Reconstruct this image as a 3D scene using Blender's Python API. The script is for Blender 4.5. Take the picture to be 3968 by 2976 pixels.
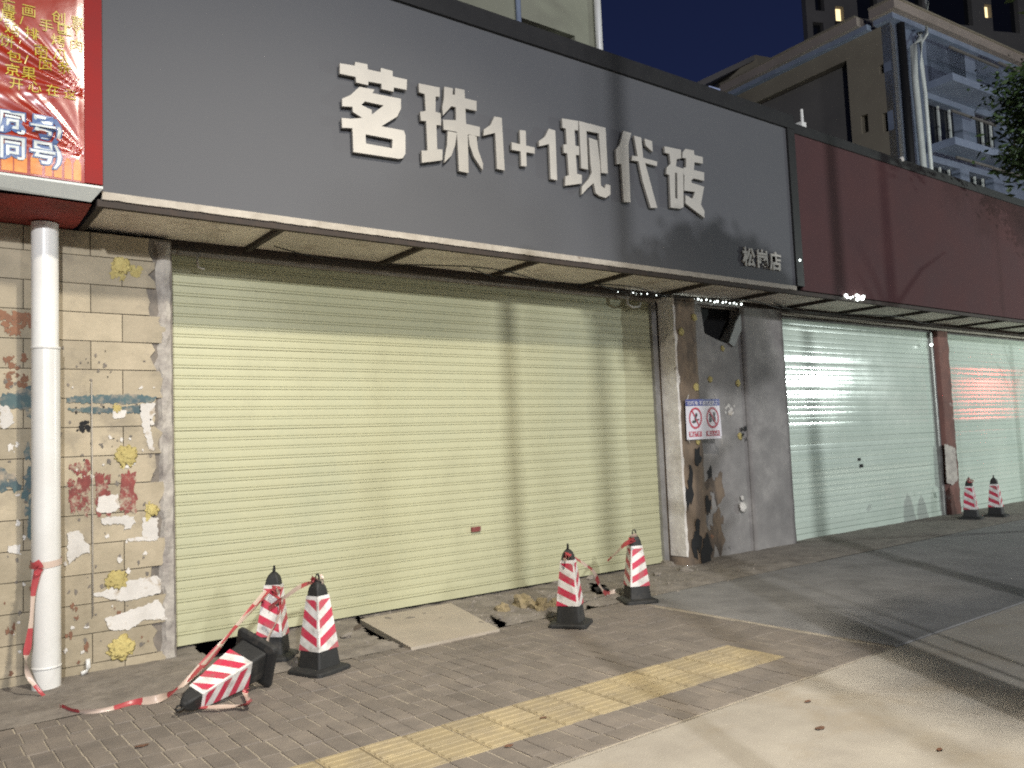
import bpy, bmesh, math, random
import numpy as np
from mathutils import Vector, Matrix, noise
from mathutils.geometry import tessellate_polygon
random.seed(7)
R_ = math.radians
for o in list(bpy.data.objects): bpy.data.objects.remove(o)
sc = bpy.context.scene
COL = sc.collection

# ------------------------------------------------------------------ camera
YAW, PITCH, ROLL, FPX = 0.648891, 0.071792, -0.042195, 3223.2
CW, CH, CAMY, CAMZ = 3968.0, 2976.0, -7.0975, 1.55
_f = Vector((math.sin(YAW)*math.cos(PITCH), math.cos(YAW)*math.cos(PITCH), math.sin(PITCH)))
_r0 = Vector((math.cos(YAW), -math.sin(YAW), 0)); _u0 = _r0.cross(_f)
_r = math.cos(ROLL)*_r0 + math.sin(ROLL)*_u0
_u = -math.sin(ROLL)*_r0 + math.cos(ROLL)*_u0
cam_d = bpy.data.cameras.new('camera'); cam = bpy.data.objects.new('camera', cam_d); COL.objects.link(cam)
cam_d.sensor_width = 36.0; cam_d.lens = FPX/CW*36.0; cam_d.clip_end = 600; cam_d.clip_start = 0.05
cam.matrix_world = Matrix(((_r.x, _u.x, -_f.x, 0), (_r.y, _u.y, -_f.y, CAMY), (_r.z, _u.z, -_f.z, CAMZ), (0, 0, 0, 1)))
sc.camera = cam

# ------------------------------------------------------------------ night sky
w = bpy.data.worlds.new('World'); sc.world = w; w.use_nodes = True
nt = w.node_tree; nt.nodes.clear()
out = nt.nodes.new('ShaderNodeOutputWorld'); bg = nt.nodes.new('ShaderNodeBackground')
tc = nt.nodes.new('ShaderNodeTexCoord'); sep = nt.nodes.new('ShaderNodeSeparateXYZ'); rp = nt.nodes.new('ShaderNodeValToRGB')
nt.links.new(tc.outputs['Generated'], sep.inputs[0]); nt.links.new(sep.outputs['Z'], rp.inputs[0])
rp.color_ramp.elements[0].position = 0.0; rp.color_ramp.elements[0].color = (0.020, 0.032, 0.085, 1)
rp.color_ramp.elements[1].position = 0.75; rp.color_ramp.elements[1].color = (0.0042, 0.0060, 0.022, 1)
e = rp.color_ramp.elements.new(0.3); e.color = (0.0105, 0.0165, 0.054, 1)
nt.links.new(rp.outputs[0], bg.inputs[0]); nt.links.new(bg.outputs[0], out.inputs[0]); bg.inputs[1].default_value = 1.0

# ------------------------------------------------------------------ lamps (street lamps, red neon, one added fill; fixture built for the near one)
def lamp(name, kind, loc, energy, color, size=0.15, target=None, angle=None, blend=0.6):
    d = bpy.data.lights.new(name, kind); d.energy = energy; d.color = color; d.shadow_soft_size = size
    o = bpy.data.objects.new(name, d); COL.objects.link(o); o.location = loc
    if target is not None:
        o.rotation_euler = (Vector(target)-Vector(loc)).to_track_quat('-Z', 'Y').to_euler()
    if kind == 'SPOT': d.spot_size = R_(angle); d.spot_blend = blend
    return o
LA = (2.9, -6.6, 7.0)
lamp('street_light_near', 'SPOT', LA, 3350, (1.0, 0.93, 0.80), 0.20, (2.8, -3.0, 0.0), 100, 1.0)
lamp('street_light_far_left', 'POINT', (-5.2, -23.0, 8.0), 17000, (0.95, 0.97, 1.0), 0.24)
lamp('soft_fill_light', 'POINT', (9.0, -37.0, 10.0), 9500, (0.95, 0.96, 1.0), 1.2)  # added soft fill with no known lamp, lifts the shade
lamp('street_light_far_right', 'POINT', (23.0, -8.0, 3.3), 2800, (0.88, 1.0, 0.94), 0.11)
lamp('red_neon_across_road', 'POINT', (29.5, -5.6, 2.6), 170, (1.0, 0.12, 0.10), 0.25)

# ------------------------------------------------------------------ render look
sc.view_settings.view_transform = 'Standard'; sc.view_settings.look = 'None'
sc.view_settings.exposure = 0.0; sc.view_settings.gamma = 1.0
sc.cycles.max_bounces = 5; sc.cycles.diffuse_bounces = 3; sc.cycles.glossy_bounces = 3
sc.cycles.filter_width = 2.0
sc.cycles.use_denoising = False

# ------------------------------------------------------------------ pixel -> place
def ray(px, py):
    return (px-CW/2)/FPX*_r - (py-CH/2)/FPX*_u + _f
def onY(px, py, Y):
    d = ray(px, py); t = (Y-CAMY)/d.y; return Vector((d.x*t, Y, CAMZ+d.z*t))
def onZ(px, py, z=0.0):
    d = ray(px, py); t = (z-CAMZ)/d.z; return Vector((d.x*t, CAMY+d.y*t, z))
def onX(px, py, X):
    d = ray(px, py); t = X/d.x; return Vector((X, CAMY+d.y*t, CAMZ+d.z*t))

# ------------------------------------------------------------------ materials
MATS = {}
def mat(name, c1, c2=None, scale=3.0, rough=0.8, bump=0.0, bscale=60.0, metal=0.0, detail=8.0, contrast=0.5,
        spec=0.5, extra=None, emis=None, estr=0.0, c3=None, c3scale=1.2, c3lo=0.55, c3hi=0.7, stretch=(1, 1, 1), vary=(0.86, 1.1)):
    if name in MATS: return MATS[name]
    m = bpy.data.materials.new(name); m.use_nodes = True; n = m.node_tree.nodes; l = m.node_tree.links
    b = n['Principled BSDF']; b.inputs['Roughness'].default_value = rough; b.inputs['Metallic'].default_value = metal
    b.inputs['Specular IOR Level'].default_value = spec
    g = n.new('ShaderNodeNewGeometry'); mp = n.new('ShaderNodeMapping'); mp.inputs['Scale'].default_value = stretch
    l.new(g.outputs['Position'], mp.inputs[0]); pos = mp.outputs[0]
    c1 = tuple(c1)+(1,)
    if c2 is None: c2 = tuple(x*0.8 for x in c1[:3])
    c2 = tuple(c2)+(1,)
    nz = n.new('ShaderNodeTexNoise'); nz.inputs['Scale'].default_value = scale; nz.inputs['Detail'].default_value = detail
    nz.inputs['Roughness'].default_value = 0.65
    l.new(pos, nz.inputs['Vector'])
    cr = n.new('ShaderNodeValToRGB'); cr.color_ramp.elements[0].position = 0.5-contrast*0.4; cr.color_ramp.elements[1].position = 0.5+contrast*0.4
    cr.color_ramp.elements[0].color = c2; cr.color_ramp.elements[1].color = c1
    l.new(nz.outputs['Fac'], cr.inputs[0]); colr = cr.outputs[0]
    # per-object tint so alike pieces are not identical
    oi = n.new('ShaderNodeObjectInfo'); mr = n.new('ShaderNodeMapRange'); mr.inputs['To Min'].default_value = vary[0]; mr.inputs['To Max'].default_value = vary[1]
    l.new(oi.outputs['Random'], mr.inputs[0])
    mx = n.new('ShaderNodeVectorMath'); mx.operation = 'SCALE'; l.new(colr, mx.inputs[0]); l.new(mr.outputs[0], mx.inputs['Scale'])
    colr = mx.outputs[0]
    if c3 is not None:
        n3 = n.new('ShaderNodeTexNoise'); n3.inputs['Scale'].default_value = c3scale; n3.inputs['Detail'].default_value = 9; n3.inputs['Roughness'].default_value = 0.7
        l.new(pos, n3.inputs['Vector'])
        m3 = n.new('ShaderNodeMapRange'); m3.inputs['From Min'].default_value = c3lo; m3.inputs['From Max'].default_value = c3hi
        l.new(n3.outputs['Fac'], m3.inputs[0])
        mm = n.new('ShaderNodeMix'); mm.data_type = 'RGBA'; l.new(m3.outputs[0], mm.inputs['Factor']); l.new(colr, mm.inputs[6])
        mm.inputs[7].default_value = tuple(c3)+(1,); colr = mm.outputs[2]
    l.new(colr, b.inputs['Base Color'])
    if bump > 0:
        nb = n.new('ShaderNodeTexNoise'); nb.inputs['Scale'].default_value = bscale; nb.inputs['Detail'].default_value = 6
        l.new(pos, nb.inputs['Vector']); bp = n.new('ShaderNodeBump'); bp.inputs['Strength'].default_value = bump; bp.inputs['Distance'].default_value = 0.01
        l.new(nb.outputs['Fac'], bp.inputs['Height']); l.new(bp.outputs[0], b.inputs['Normal'])
    # roughness variation
    rr = n.new('ShaderNodeMapRange'); rr.inputs['To Min'].default_value = max(0.03, rough-0.12); rr.inputs['To Max'].default_value = min(1, rough+0.12)
    l.new(nz.outputs['Fac'], rr.inputs[0]); l.new(rr.outputs[0], b.inputs['Roughness'])
    if emis: b.inputs['Emission Color'].default_value = tuple(emis)+(1,); b.inputs['Emission Strength'].default_value = estr
    MATS[name] = m; return m

M_tile = mat('wall_tile_tan', (0.40, 0.335, 0.235), (0.27, 0.225, 0.15), 3.5, 0.65, 0.3, 40, c3=(0.15, 0.125, 0.095), c3scale=3.2, c3lo=0.54, c3hi=0.82)
M_mortar = mat('wall_mortar', (0.20, 0.17, 0.14), (0.10, 0.09, 0.08), 8, 0.95, 0.5, 50)
M_plaster = mat('broken_plaster', (0.52, 0.48, 0.42), (0.25, 0.22, 0.20), 9, 0.95, 0.8, 30)
M_cement = mat('grey_cement_render', (0.27, 0.255, 0.24), (0.15, 0.14, 0.135), 2.2, 0.9, 0.5, 24, c3=(0.33, 0.31, 0.29), c3scale=1.1, c3lo=0.52, c3hi=0.72)
M_dirty = mat('dirty_column', (0.25, 0.18, 0.12), (0.08, 0.062, 0.05), 3.2, 0.92, 0.7, 26, c3=(0.035, 0.03, 0.028), c3scale=1.8, c3lo=0.5, c3hi=0.62, stretch=(1, 1, 0.45))
M_shut1 = mat('cream_shutter_paint', (0.465, 0.455, 0.29), (0.40, 0.39, 0.25), 1.6, 0.5, 0.04, 80, c3=(0.30, 0.31, 0.21), c3scale=0.8, c3lo=0.50, c3hi=0.85, stretch=(1.3, 1, 0.6), vary=(0.985, 1.015))
M_shut2 = mat('mint_shutter_paint', (0.53, 0.60, 0.52), (0.45, 0.52, 0.45), 1.1, 0.13, 0.03, 60, vary=(0.97, 1.03))
M_steel = mat('galvanised_guide_rail', (0.36, 0.35, 0.34), (0.22, 0.21, 0.20), 6, 0.45, 0.1, 60, metal=0.35)
M_palerail = mat('pale_shiny_rail', (0.62, 0.66, 0.66), (0.45, 0.48, 0.48), 5, 0.22)
M_white = mat('whitewashed_edge', (0.72, 0.69, 0.64), (0.46, 0.42, 0.38), 7, 0.85, 0.4, 40, c3=(0.12, 0.09, 0.07), c3scale=5, c3lo=0.62, c3hi=0.7)
M_pvc = mat('white_pvc_pipe', (0.74, 0.73, 0.70), (0.66, 0.64, 0.60), 2.5, 0.30, 0.02, 30, c3=(0.45, 0.43, 0.38), c3scale=2.5, c3lo=0.62, c3hi=0.9)
M_sign = mat('grey_sign_panel', (0.100, 0.101, 0.107), (0.087, 0.088, 0.094), 0.8, 0.7, 0.02, 20, detail=3, contrast=1, spec=0.15)
M_letter = mat('off_white_letter', (0.46, 0.43, 0.38), (0.40, 0.375, 0.335), 3, 0.6)
M_letter_side = mat('letter_side_metal', (0.30, 0.28, 0.25), None, 5, 0.5)
M_blackfr = mat('black_sign_frame', (0.012, 0.011, 0.011), None, 6, 0.6)
M_redsign = mat('maroon_sign_panel', (0.092, 0.044, 0.043), (0.062, 0.033, 0.035), 1.4, 0.85, 0.02, 20, detail=3, contrast=1, spec=0.12)
M_soffit = mat('cream_soffit_panel', (0.74, 0.68, 0.60), (0.56, 0.51, 0.45), 2.2, 0.8, 0.1, 30, c3=(0.26, 0.20, 0.15), c3scale=2.6, c3lo=0.54, c3hi=0.80)
M_rust = mat('rusty_angle_iron', (0.050, 0.036, 0.028), (0.025, 0.02, 0.017), 12, 0.85, 0.4, 60)
M_trim = mat('peeling_cream_edge', (0.44, 0.40, 0.34), (0.28, 0.245, 0.20), 7, 0.8, 0.3, 50, c3=(0.12, 0.08, 0.06), c3scale=6, c3lo=0.64, c3hi=0.72)
M_alu = mat('pale_aluminium_ledge', (0.62, 0.64, 0.60), (0.5, 0.52, 0.5), 3, 0.35)
M_banner = mat('red_pvc_banner', (0.34, 0.028, 0.008), (0.27, 0.016, 0.007), 1.5, 0.24, 0.05, 30, spec=0.9)
M_banframe = mat('dark_red_banner_border', (0.24, 0.017, 0.015), (0.19, 0.014, 0.013), 3, 0.7, spec=0.2)
M_redsoffit = mat('dark_red_cloth_soffit', (0.32, 0.035, 0.028), (0.16, 0.022, 0.018), 4, 0.8, 0.4, 14)
M_yellowtxt = mat('yellow_print', (0.62, 0.50, 0.07), None, 4, 0.3)
M_orange = mat('orange_print', (0.70, 0.30, 0.05), (0.55, 0.16, 0.03), 5, 0.3)
M_bluetxt = mat('blue_print', (0.10, 0.16, 0.33), None, 4, 0.3)
M_whitetxt = mat('white_print', (0.66, 0.70, 0.68), None, 4, 0.3)
M_paver = mat('brown_grey_paver', (0.215, 0.182, 0.150), (0.145, 0.125, 0.108), 5, 0.85, 0.4, 90, c3=(0.10, 0.085, 0.07), c3scale=1.3, c3lo=0.52, c3hi=0.8)
M_joint = mat('sandy_paver_joint', (0.46, 0.40, 0.31), (0.22, 0.19, 0.15), 5, 0.95, 0.3, 80)
M_tactile = mat('yellow_tactile_tile', (0.37, 0.295, 0.165), (0.28, 0.228, 0.140), 5, 0.8, 0.3, 70, c3=(0.20, 0.165, 0.12), c3scale=2.4, c3lo=0.46, c3hi=0.8)
M_conc = mat('pale_concrete', (0.37, 0.335, 0.28), (0.275, 0.245, 0.205), 2.8, 0.85, 0.3, 70, c3=(0.25, 0.20, 0.135), c3scale=1.5, c3lo=0.50, c3hi=0.82)
M_apron = mat('rough_broken_concrete', (0.29, 0.255, 0.215), (0.16, 0.14, 0.12), 5, 0.95, 0.9, 35, c3=(0.10, 0.085, 0.07), c3scale=2.6, c3lo=0.52, c3hi=0.75)
M_slab = mat('loose_slab_concrete', (0.40, 0.345, 0.275), (0.33, 0.29, 0.235), 3, 0.85, 0.3, 60)
M_dirt = mat('dark_soil', (0.035, 0.030, 0.024), (0.015, 0.013, 0.011), 9, 1.0, 0.6, 30)
M_rock = mat('tan_broken_rock', (0.34, 0.27, 0.15), (0.20, 0.16, 0.10), 12, 0.95, 0.8, 30)
M_asph = mat('road_asphalt', (0.06, 0.058, 0.055), (0.04, 0.04, 0.038), 6, 0.9, 0.5, 90)
M_black = mat('black_rubber', (0.022, 0.022, 0.021), (0.012, 0.012, 0.012), 8, 0.65, 0.2, 50, c3=(0.09, 0.08, 0.065), c3scale=7, c3lo=0.55, c3hi=0.9)
M_foam = mat('yellow_glue_foam', (0.50, 0.42, 0.17), (0.36, 0.28, 0.10), 18, 0.9, 0.8, 60)
M_paper = mat('torn_white_paper', (0.62, 0.59, 0.55), (0.48, 0.45, 0.41), 9, 0.9, 0.2, 40, c3=(0.33, 0.27, 0.20), c3scale=9, c3lo=0.56, c3hi=0.66)
M_redp = mat('dark_red_paint', (0.25, 0.060, 0.052), (0.15, 0.04, 0.035), 10, 0.85, 0, 60, c3=(0.33, 0.27, 0.20), c3scale=16, c3lo=0.5, c3hi=0.62)
M_brownp = mat('faded_brown_paint', (0.24, 0.12, 0.07), (0.16, 0.08, 0.05), 12, 0.9)
M_teal = mat('teal_paint', (0.085, 0.135, 0.135), (0.06, 0.09, 0.105), 9, 0.85, 0, 60, c3=(0.33, 0.27, 0.20), c3scale=10, c3lo=0.48, c3hi=0.66)
M_dark = mat('dark_interior', (0.010, 0.010, 0.011), None, 3, 0.9)
M_bulb = mat('lit_bulb', (1, 1, 1), (1, 1, 1), 1, 0.5, emis=(0.9, 1.0, 0.95), estr=6)
M_bldg1 = mat('beige_rendered_wall', (0.34, 0.34, 0.26), (0.27, 0.27, 0.20), 0.8, 0.9, 0.1, 10)
M_bldg2 = mat('ochre_rendered_wall', (0.27, 0.235, 0.175), (0.20, 0.17, 0.125), 0.6, 0.9, 0.1, 10)
M_bldg3 = mat('grey_blue_rendered_wall', (0.24, 0.28, 0.37), (0.15, 0.18, 0.25), 1.0, 0.9, 0.1, 10)
M_bldg4 = mat('dim_tower_wall', (0.18, 0.165, 0.15), (0.12, 0.112, 0.105), 0.4, 0.9)
M_cornice = mat('pink_grey_cornice', (0.32, 0.265, 0.23), (0.24, 0.20, 0.17), 0.8, 0.85)
M_glassd = mat('dark_window_glass', (0.012, 0.013, 0.016), None, 2, 0.15)
M_litwin = mat('warm_lit_window', (0.8, 0.6, 0.3), (0.6, 0.4, 0.15), 3, 0.5, emis=(1.0, 0.78, 0.42), estr=1.6)
M_glowroof = mat('glowing_roof_sheet', (0.5, 0.55, 0.7), (0.4, 0.5, 0.6), 2, 0.5, emis=(0.42, 0.50, 0.85), estr=0.28)  # emission imitates light falling on the roof sheet
M_trunk = mat('tree_bark', (0.11, 0.085, 0.06), (0.05, 0.04, 0.03), 12, 0.95, 0.8, 20)
M_leaf = mat('tree_leaf', (0.075, 0.125, 0.035), (0.035, 0.07, 0.02), 3, 0.6)
M_poster = mat('white_poster_sheet', (0.66, 0.62, 0.66), (0.58, 0.55, 0.58), 9, 0.5)
M_blue = mat('blue_poster_header', (0.045, 0.06, 0.26), None, 9, 0.5)
M_pred = mat('red_poster_print', (0.42, 0.03, 0.06), None, 9, 0.5)
M_blackprint = mat('black_print', (0.03, 0.03, 0.035), None, 9, 0.5)
M_tapew = mat('white_tape', (0.62, 0.52, 0.45), None, 6, 0.35)
M_grey = mat('grey_metal_box', (0.2, 0.2, 0.19), None, 5, 0.6)

def cone_material():
    m = bpy.data.materials.new('cone_sleeve_stripes'); m.use_nodes = True; n = m.node_tree.nodes; l = m.node_tree.links
    b = n['Principled BSDF']; b.inputs['Roughness'].default_value = 0.4
    uv = n.new('ShaderNodeUVMap'); uv.uv_map = 'UVMap'; s = n.new('ShaderNodeSeparateXYZ'); l.new(uv.outputs[0], s.inputs[0])
    def math_(op, a, b_=None):
        q = n.new('ShaderNodeMath'); q.operation = op
        for i, v in enumerate((a, b_)):
            if v is None: continue
            if isinstance(v, (int, float)): q.inputs[i].default_value = v
            else: l.new(v, q.inputs[i])
        return q.outputs[0]
    a = math_('ADD', math_('SUBTRACT', math_('MULTIPLY', s.outputs[1], 3.1), math_('MULTIPLY', s.outputs[0], 0.66)), 0.80)
    fr = math_('FRACT', a); st = math_('LESS_THAN', fr, 0.5)
    edge = math_('GREATER_THAN', s.outputs[0], 0.09); st = math_('MULTIPLY', st, edge)
    top = math_('LESS_THAN', s.outputs[1], 0.93); st = math_('MULTIPLY', st, top)
    mx = n.new('ShaderNodeMix'); mx.data_type = 'RGBA'; l.new(st, mx.inputs['Factor'])
    mx.inputs[6].default_value = (0.70, 0.68, 0.65, 1); mx.inputs[7].default_value = (0.50, 0.035, 0.075, 1)
    nz = n.new('ShaderNodeTexNoise'); nz.inputs['Scale'].default_value = 14; nz.inputs['Detail'].default_value = 9
    g = n.new('ShaderNodeNewGeometry'); l.new(g.outputs['Position'], nz.inputs['Vector'])
    mr = n.new('ShaderNodeMapRange'); mr.inputs['From Min'].default_value = 0.46; mr.inputs['From Max'].default_value = 0.78; mr.inputs['To Max'].default_value = 0.7
    l.new(nz.outputs['Fac'], mr.inputs[0])
    m2 = n.new('ShaderNodeMix'); m2.data_type = 'RGBA'; l.new(mr.outputs[0], m2.inputs['Factor']); l.new(mx.outputs[2], m2.inputs[6]); m2.inputs[7].default_value = (0.2, 0.17, 0.14, 1)
    l.new(m2.outputs[2], b.inputs['Base Color']); return m
M_cone = cone_material()
def tape_material():
    m = bpy.data.materials.new('red_white_tape'); m.use_nodes = True; n = m.node_tree.nodes; l = m.node_tree.links
    b = n['Principled BSDF']; b.inputs['Roughness'].default_value = 0.35
    uv = n.new('ShaderNodeUVMap'); uv.uv_map = 'UVMap'; s = n.new('ShaderNodeSeparateXYZ'); l.new(uv.outputs[0], s.inputs[0])
    q = n.new('ShaderNodeMath'); q.operation = 'MULTIPLY'; l.new(s.outputs[0], q.inputs[0]); q.inputs[1].default_value = 2.6
    f = n.new('ShaderNodeMath'); f.operation = 'FRACT'; l.new(q.outputs[0], f.inputs[0])
    t = n.new('ShaderNodeMath'); t.operation = 'LESS_THAN'; l.new(f.outputs[0], t.inputs[0]); t.inputs[1].default_value = 0.45
    mx = n.new('ShaderNodeMix'); mx.data_type = 'RGBA'; l.new(t.outputs[0], mx.inputs['Factor'])
    mx.inputs[6].default_value = (0.50, 0.39, 0.32, 1); mx.inputs[7].default_value = (0.36, 0.055, 0.06, 1)
    l.new(mx.outputs[2], b.inputs['Base Color']); return m
M_tape = tape_material()

# ------------------------------------------------------------------ object helpers
def tag(o, label=None, cat=None, group=None, kind=None):
    if label: o['label'] = label
    if cat: o['category'] = cat
    if group: o['group'] = group
    if kind: o['kind'] = kind
    return o
def link(o, parent=None):
    COL.objects.link(o)
    if parent is not None: o.parent = parent
    return o
def empty(name, loc=(0, 0, 0), rz=0.0):
    o = bpy.data.objects.new(name, None); o.empty_display_size = 0.1; COL.objects.link(o); o.location = loc; o.rotation_euler[2] = rz; return o
def obj(name, verts, faces, m, parent=None, smooth=False, local=True):
    """mesh object; verts in world space; if parent is at some place, verts are made local to it"""
    off = Vector((0, 0, 0))
    if parent is not None and local: off = Vector(parent.location) if parent.parent is None else Vector(parent.parent.location)
    me = bpy.data.meshes.new(name)
    me.from_pydata([tuple(Vector(v)-off) for v in verts], [], faces); me.materials.append(m); me.update()
    if smooth:
        for p in me.polygons: p.use_smooth = True
    return link(bpy.data.objects.new(name, me), parent)
class MB:
    def __init__(s): s.v = []; s.f = []
    def add(s, v, f):
        n = len(s.v); s.v += [tuple(x) for x in v]; s.f += [tuple(i+n for i in q) for q in f]; return s
    def box(s, x0, x1, y0, y1, z0, z1):
        v = [(x0, y0, z0), (x1, y0, z0), (x1, y1, z0), (x0, y1, z0), (x0, y0, z1), (x1, y0, z1), (x1, y1, z1), (x0, y1, z1)]
        return s.add(v, [(0, 3, 2, 1), (4, 5, 6, 7), (0, 1, 5, 4), (1, 2, 6, 5), (2, 3, 7, 6), (3, 0, 4, 7)])
    def cbox(s, x0, x1, y0, y1, z0, z1, c):
        """box with its top edges chamfered"""
        v = []
        for (d, z) in ((0, z0), (0, z1-c), (c, z1)):
            v += [(x0+d, y0+d, z), (x1-d, y0+d, z), (x1-d, y1-d, z), (x0+d, y1-d, z)]
        f = [(8, 9, 10, 11)]
        for k in (0, 4):
            for i in range(4): f.append((k+i, k+(i+1) % 4, k+4+(i+1) % 4, k+4+i))
        return s.add(v, f)
    def prism_y(s, poly, y0, y1, holes=()):
        """polygon in XZ extruded from y0 (front) to y1 (back)"""
        loops = [poly]+list(holes)
        flat = [p for L in loops for p in L]; N = len(flat)
        tris = tessellate_polygon([[Vector((p[0], p[1], 0)) for p in L] for L in loops])
        v = [(p[0], y0, p[1]) for p in flat]+[(p[0], y1, p[1]) for p in flat]; f = []
        for t in tris:
            a, b, c = [Vector((flat[i][0], flat[i][1], 0)) for i in t]
            ccw = (b-a).cross(c-a).z > 0
            t = tuple(t) if ccw else tuple(reversed(t))
            f.append(t); f.append(tuple(i+N for i in reversed(t)))
        base = 0
        for L in loops:
            n = len(L)
            for i in range(n): f.append((base+i, base+(i+1) % n, base+(i+1) % n+N, base+i+N))
            base += n
        return s.add(v, f)
    def tube(s, pts, rad, n=10, cap=True):
        pts = [Vector(p) for p in pts]; rs = rad if isinstance(rad, (list, tuple)) else [rad]*len(pts)
        v = []; f = []; up = Vector((0, 0, 1))
        for i, p in enumerate(pts):
            t = (pts[min(i+1, len(pts)-1)]-pts[max(i-1, 0)]).normalized()
            a = t.cross(up if abs(t.z) < 0.95 else Vector((1, 0, 0))).normalized(); b = t.cross(a)
            for k in range(n):
                q = 2*math.pi*k/n; v.append(p+rs[i]*(math.cos(q)*a+math.sin(q)*b))
        for i in range(len(pts)-1):
            for k in range(n): f.append((i*n+k, i*n+(k+1) % n, (i+1)*n+(k+1) % n, (i+1)*n+k))
        if cap: f.append(tuple(range(n-1, -1, -1))); f.append(tuple((len(pts)-1)*n+k for k in range(n)))
        return s.add(v, f)
    def build(s, name, m, parent=None, smooth=False): return obj(name, s.v, s.f, m, parent, smooth)
def box(name, x0, x1, y0, y1, z0, z1, m, parent=None): return MB().box(x0, x1, y0, y1, z0, z1).build(name, m, parent)
def struct(o): o['kind'] = 'structure'; return o
def recalc(o):
    b = bmesh.new(); b.from_mesh(o.data); bmesh.ops.recalc_face_normals(b, faces=b.faces); b.to_mesh(o.data); b.free(); return o
def copy_obj(src, parent=None):
    c = src.copy(); COL.objects.link(c)
    if parent is not None: c.parent = parent
    return c

# ================================================================== GROUND
ground = struct(obj('ground', [(-200, -200, -0.30), (250, -200, -0.30), (250, 250, -0.30), (-200, 250, -0.30)], [(0, 1, 2, 3)], M_asph))
# forecourt: pale concrete slabs
Y_KERB, Y_APR = -3.885, -1.25
road = struct(box('concrete_forecourt', -6, 40, -13.0, Y_KERB-0.012, -0.28, -0.030, M_mortar))
xs = [-6.0, -2.3, 0.9, 4.655, 8.6, 12.6, 16.6, 20.6, 26, 33, 40]; ys = [-13.0, -8.6, Y_KERB-0.012]
for j in range(2):
    for i in range(len(xs)-1):
        MB().cbox(xs[i]+0.004, xs[i+1]-0.004, ys[j]+0.004, ys[j+1]-0.004, -0.03, 0.0+random.uniform(-.002, .002), 0.006).build('concrete_slab', M_conc, road)
struct(box('asphalt_road', -60, 120, -60, -13.05, -0.29, -0.12, M_asph))
# paved walk
pave = struct(box('paved_walk', -6, 5.76, Y_KERB, Y_APR, -0.28, -0.0045, M_joint))
M_drive = mat('grey_cement_drive', (0.235, 0.225, 0.215), (0.165, 0.158, 0.152), 3.0, 0.85, 0.35, 60, c3=(0.09, 0.085, 0.08), c3scale=1.2, c3lo=0.50, c3hi=0.8)
drv = struct(box('cement_driveway', 5.7605, 40, Y_KERB, Y_APR, -0.28, -0.03, M_mortar))
dx = [5.7565, 8.9, 12.2, 15.6, 19.5, 24, 32, 40]
for i in range(7): MB().cbox(dx[i]+.004, dx[i+1]-.004, Y_KERB+.004, Y_APR-.002, -.03, random.uniform(-.001, .002), .005).build('cement_bay', M_drive, drv)
PW, PL = 0.115, 0.230
def paver_mesh():
    mb = MB().cbox(-PW/2+0.0045, PW/2-0.0045, -PL/2+0.0015, PL/2-0.0015, -0.014, 0.0, 0.0025)
    me = bpy.data.meshes.new('paver'); me.from_pydata(mb.v, [], mb.f); me.materials.append(M_paver); return me
pm = paver_mesh(); cells = []
YT0, YT1 = -3.50, -3.00          # tactile strip
rows = []
y = YT1
while y < Y_APR-0.05: rows.append((y, min(y+PL, Y_APR))); y += PL
rows.append((YT0-PL, YT0)); rows.append((Y_KERB+0.01, YT0-PL))
for ri, (ya, yb) in enumerate(rows):
    for k in range(-20, 60):
        x = k*PW + 0.012*math.sin(ri*2.3)
        if x < -1 or x > 5.70: continue
        cells.append((x, ya, yb))
for k in range(43, 60):
    x = k*PW
    if 5.06 < x <= 5.70: cells += [(x, YT0, YT0+.25), (x, YT0+.25, YT1)]
    elif 4.95 < x <= 5.70: cells += [(x+.02, YT0, YT0+.25), (x+.02, YT0+.25, YT1)] if x-PW/2 > 5.0 else []
def vis_key(c):
    x, ya, yb = c; yy = (ya+yb)/2
    az = math.atan2(x, yy-CAMY) - YAW
    if abs(az) > 0.60: return 1e9
    d = Vector((x, yy-CAMY, -CAMZ)); q = d.dot(_f)
    vv = -d.dot(_u)/q*FPX+CH/2
    if vv > CH+60: return 1e9
    return d.length
cells.sort(key=vis_key); mb = MB()
for i, (x, ya, yb) in enumerate(cells):
    dz = random.uniform(-.0025, .0025)
    if i < 290:
        o = bpy.data.objects.new('paver', pm); link(o, pave); o.location = (x, (ya+yb)/2, dz); o.scale = (1, (yb-ya)/PL, 1)
        o.rotation_euler = (random.uniform(-.006, .006), random.uniform(-.008, .008), 0)
    else:
        mb.cbox(x-PW/2+0.0045, x+PW/2-0.0045, ya+0.0015, yb-0.0015, -0.014, dz, 0.004)
tag(mb.build('paver_field', M_paver, pave), kind='stuff')
TW = 0.25; tm = MB().cbox(-TW/2+0.003, TW/2-0.003, -TW/2+0.003, TW/2-0.003, -0.014, 0.0, 0.003)
for k in range(4):
    yy = -TW/2+TW*(k+0.5)/4
    tm.cbox(-TW/2+0.015, TW/2-0.015, yy-0.014, yy+0.014, -0.001, 0.005, 0.003)
tme = bpy.data.meshes.new('tactile_tile'); tme.from_pydata(tm.v, [], tm.f); tme.materials.append(M_tactile)
for r in range(2):
    for k in range(28):
        o = bpy.data.objects.new('tactile_tile', tme); link(o, pave); o.location = (-2+k*TW+TW/2, YT0+TW*(r+0.5), random.uniform(-.001, .003))
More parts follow.
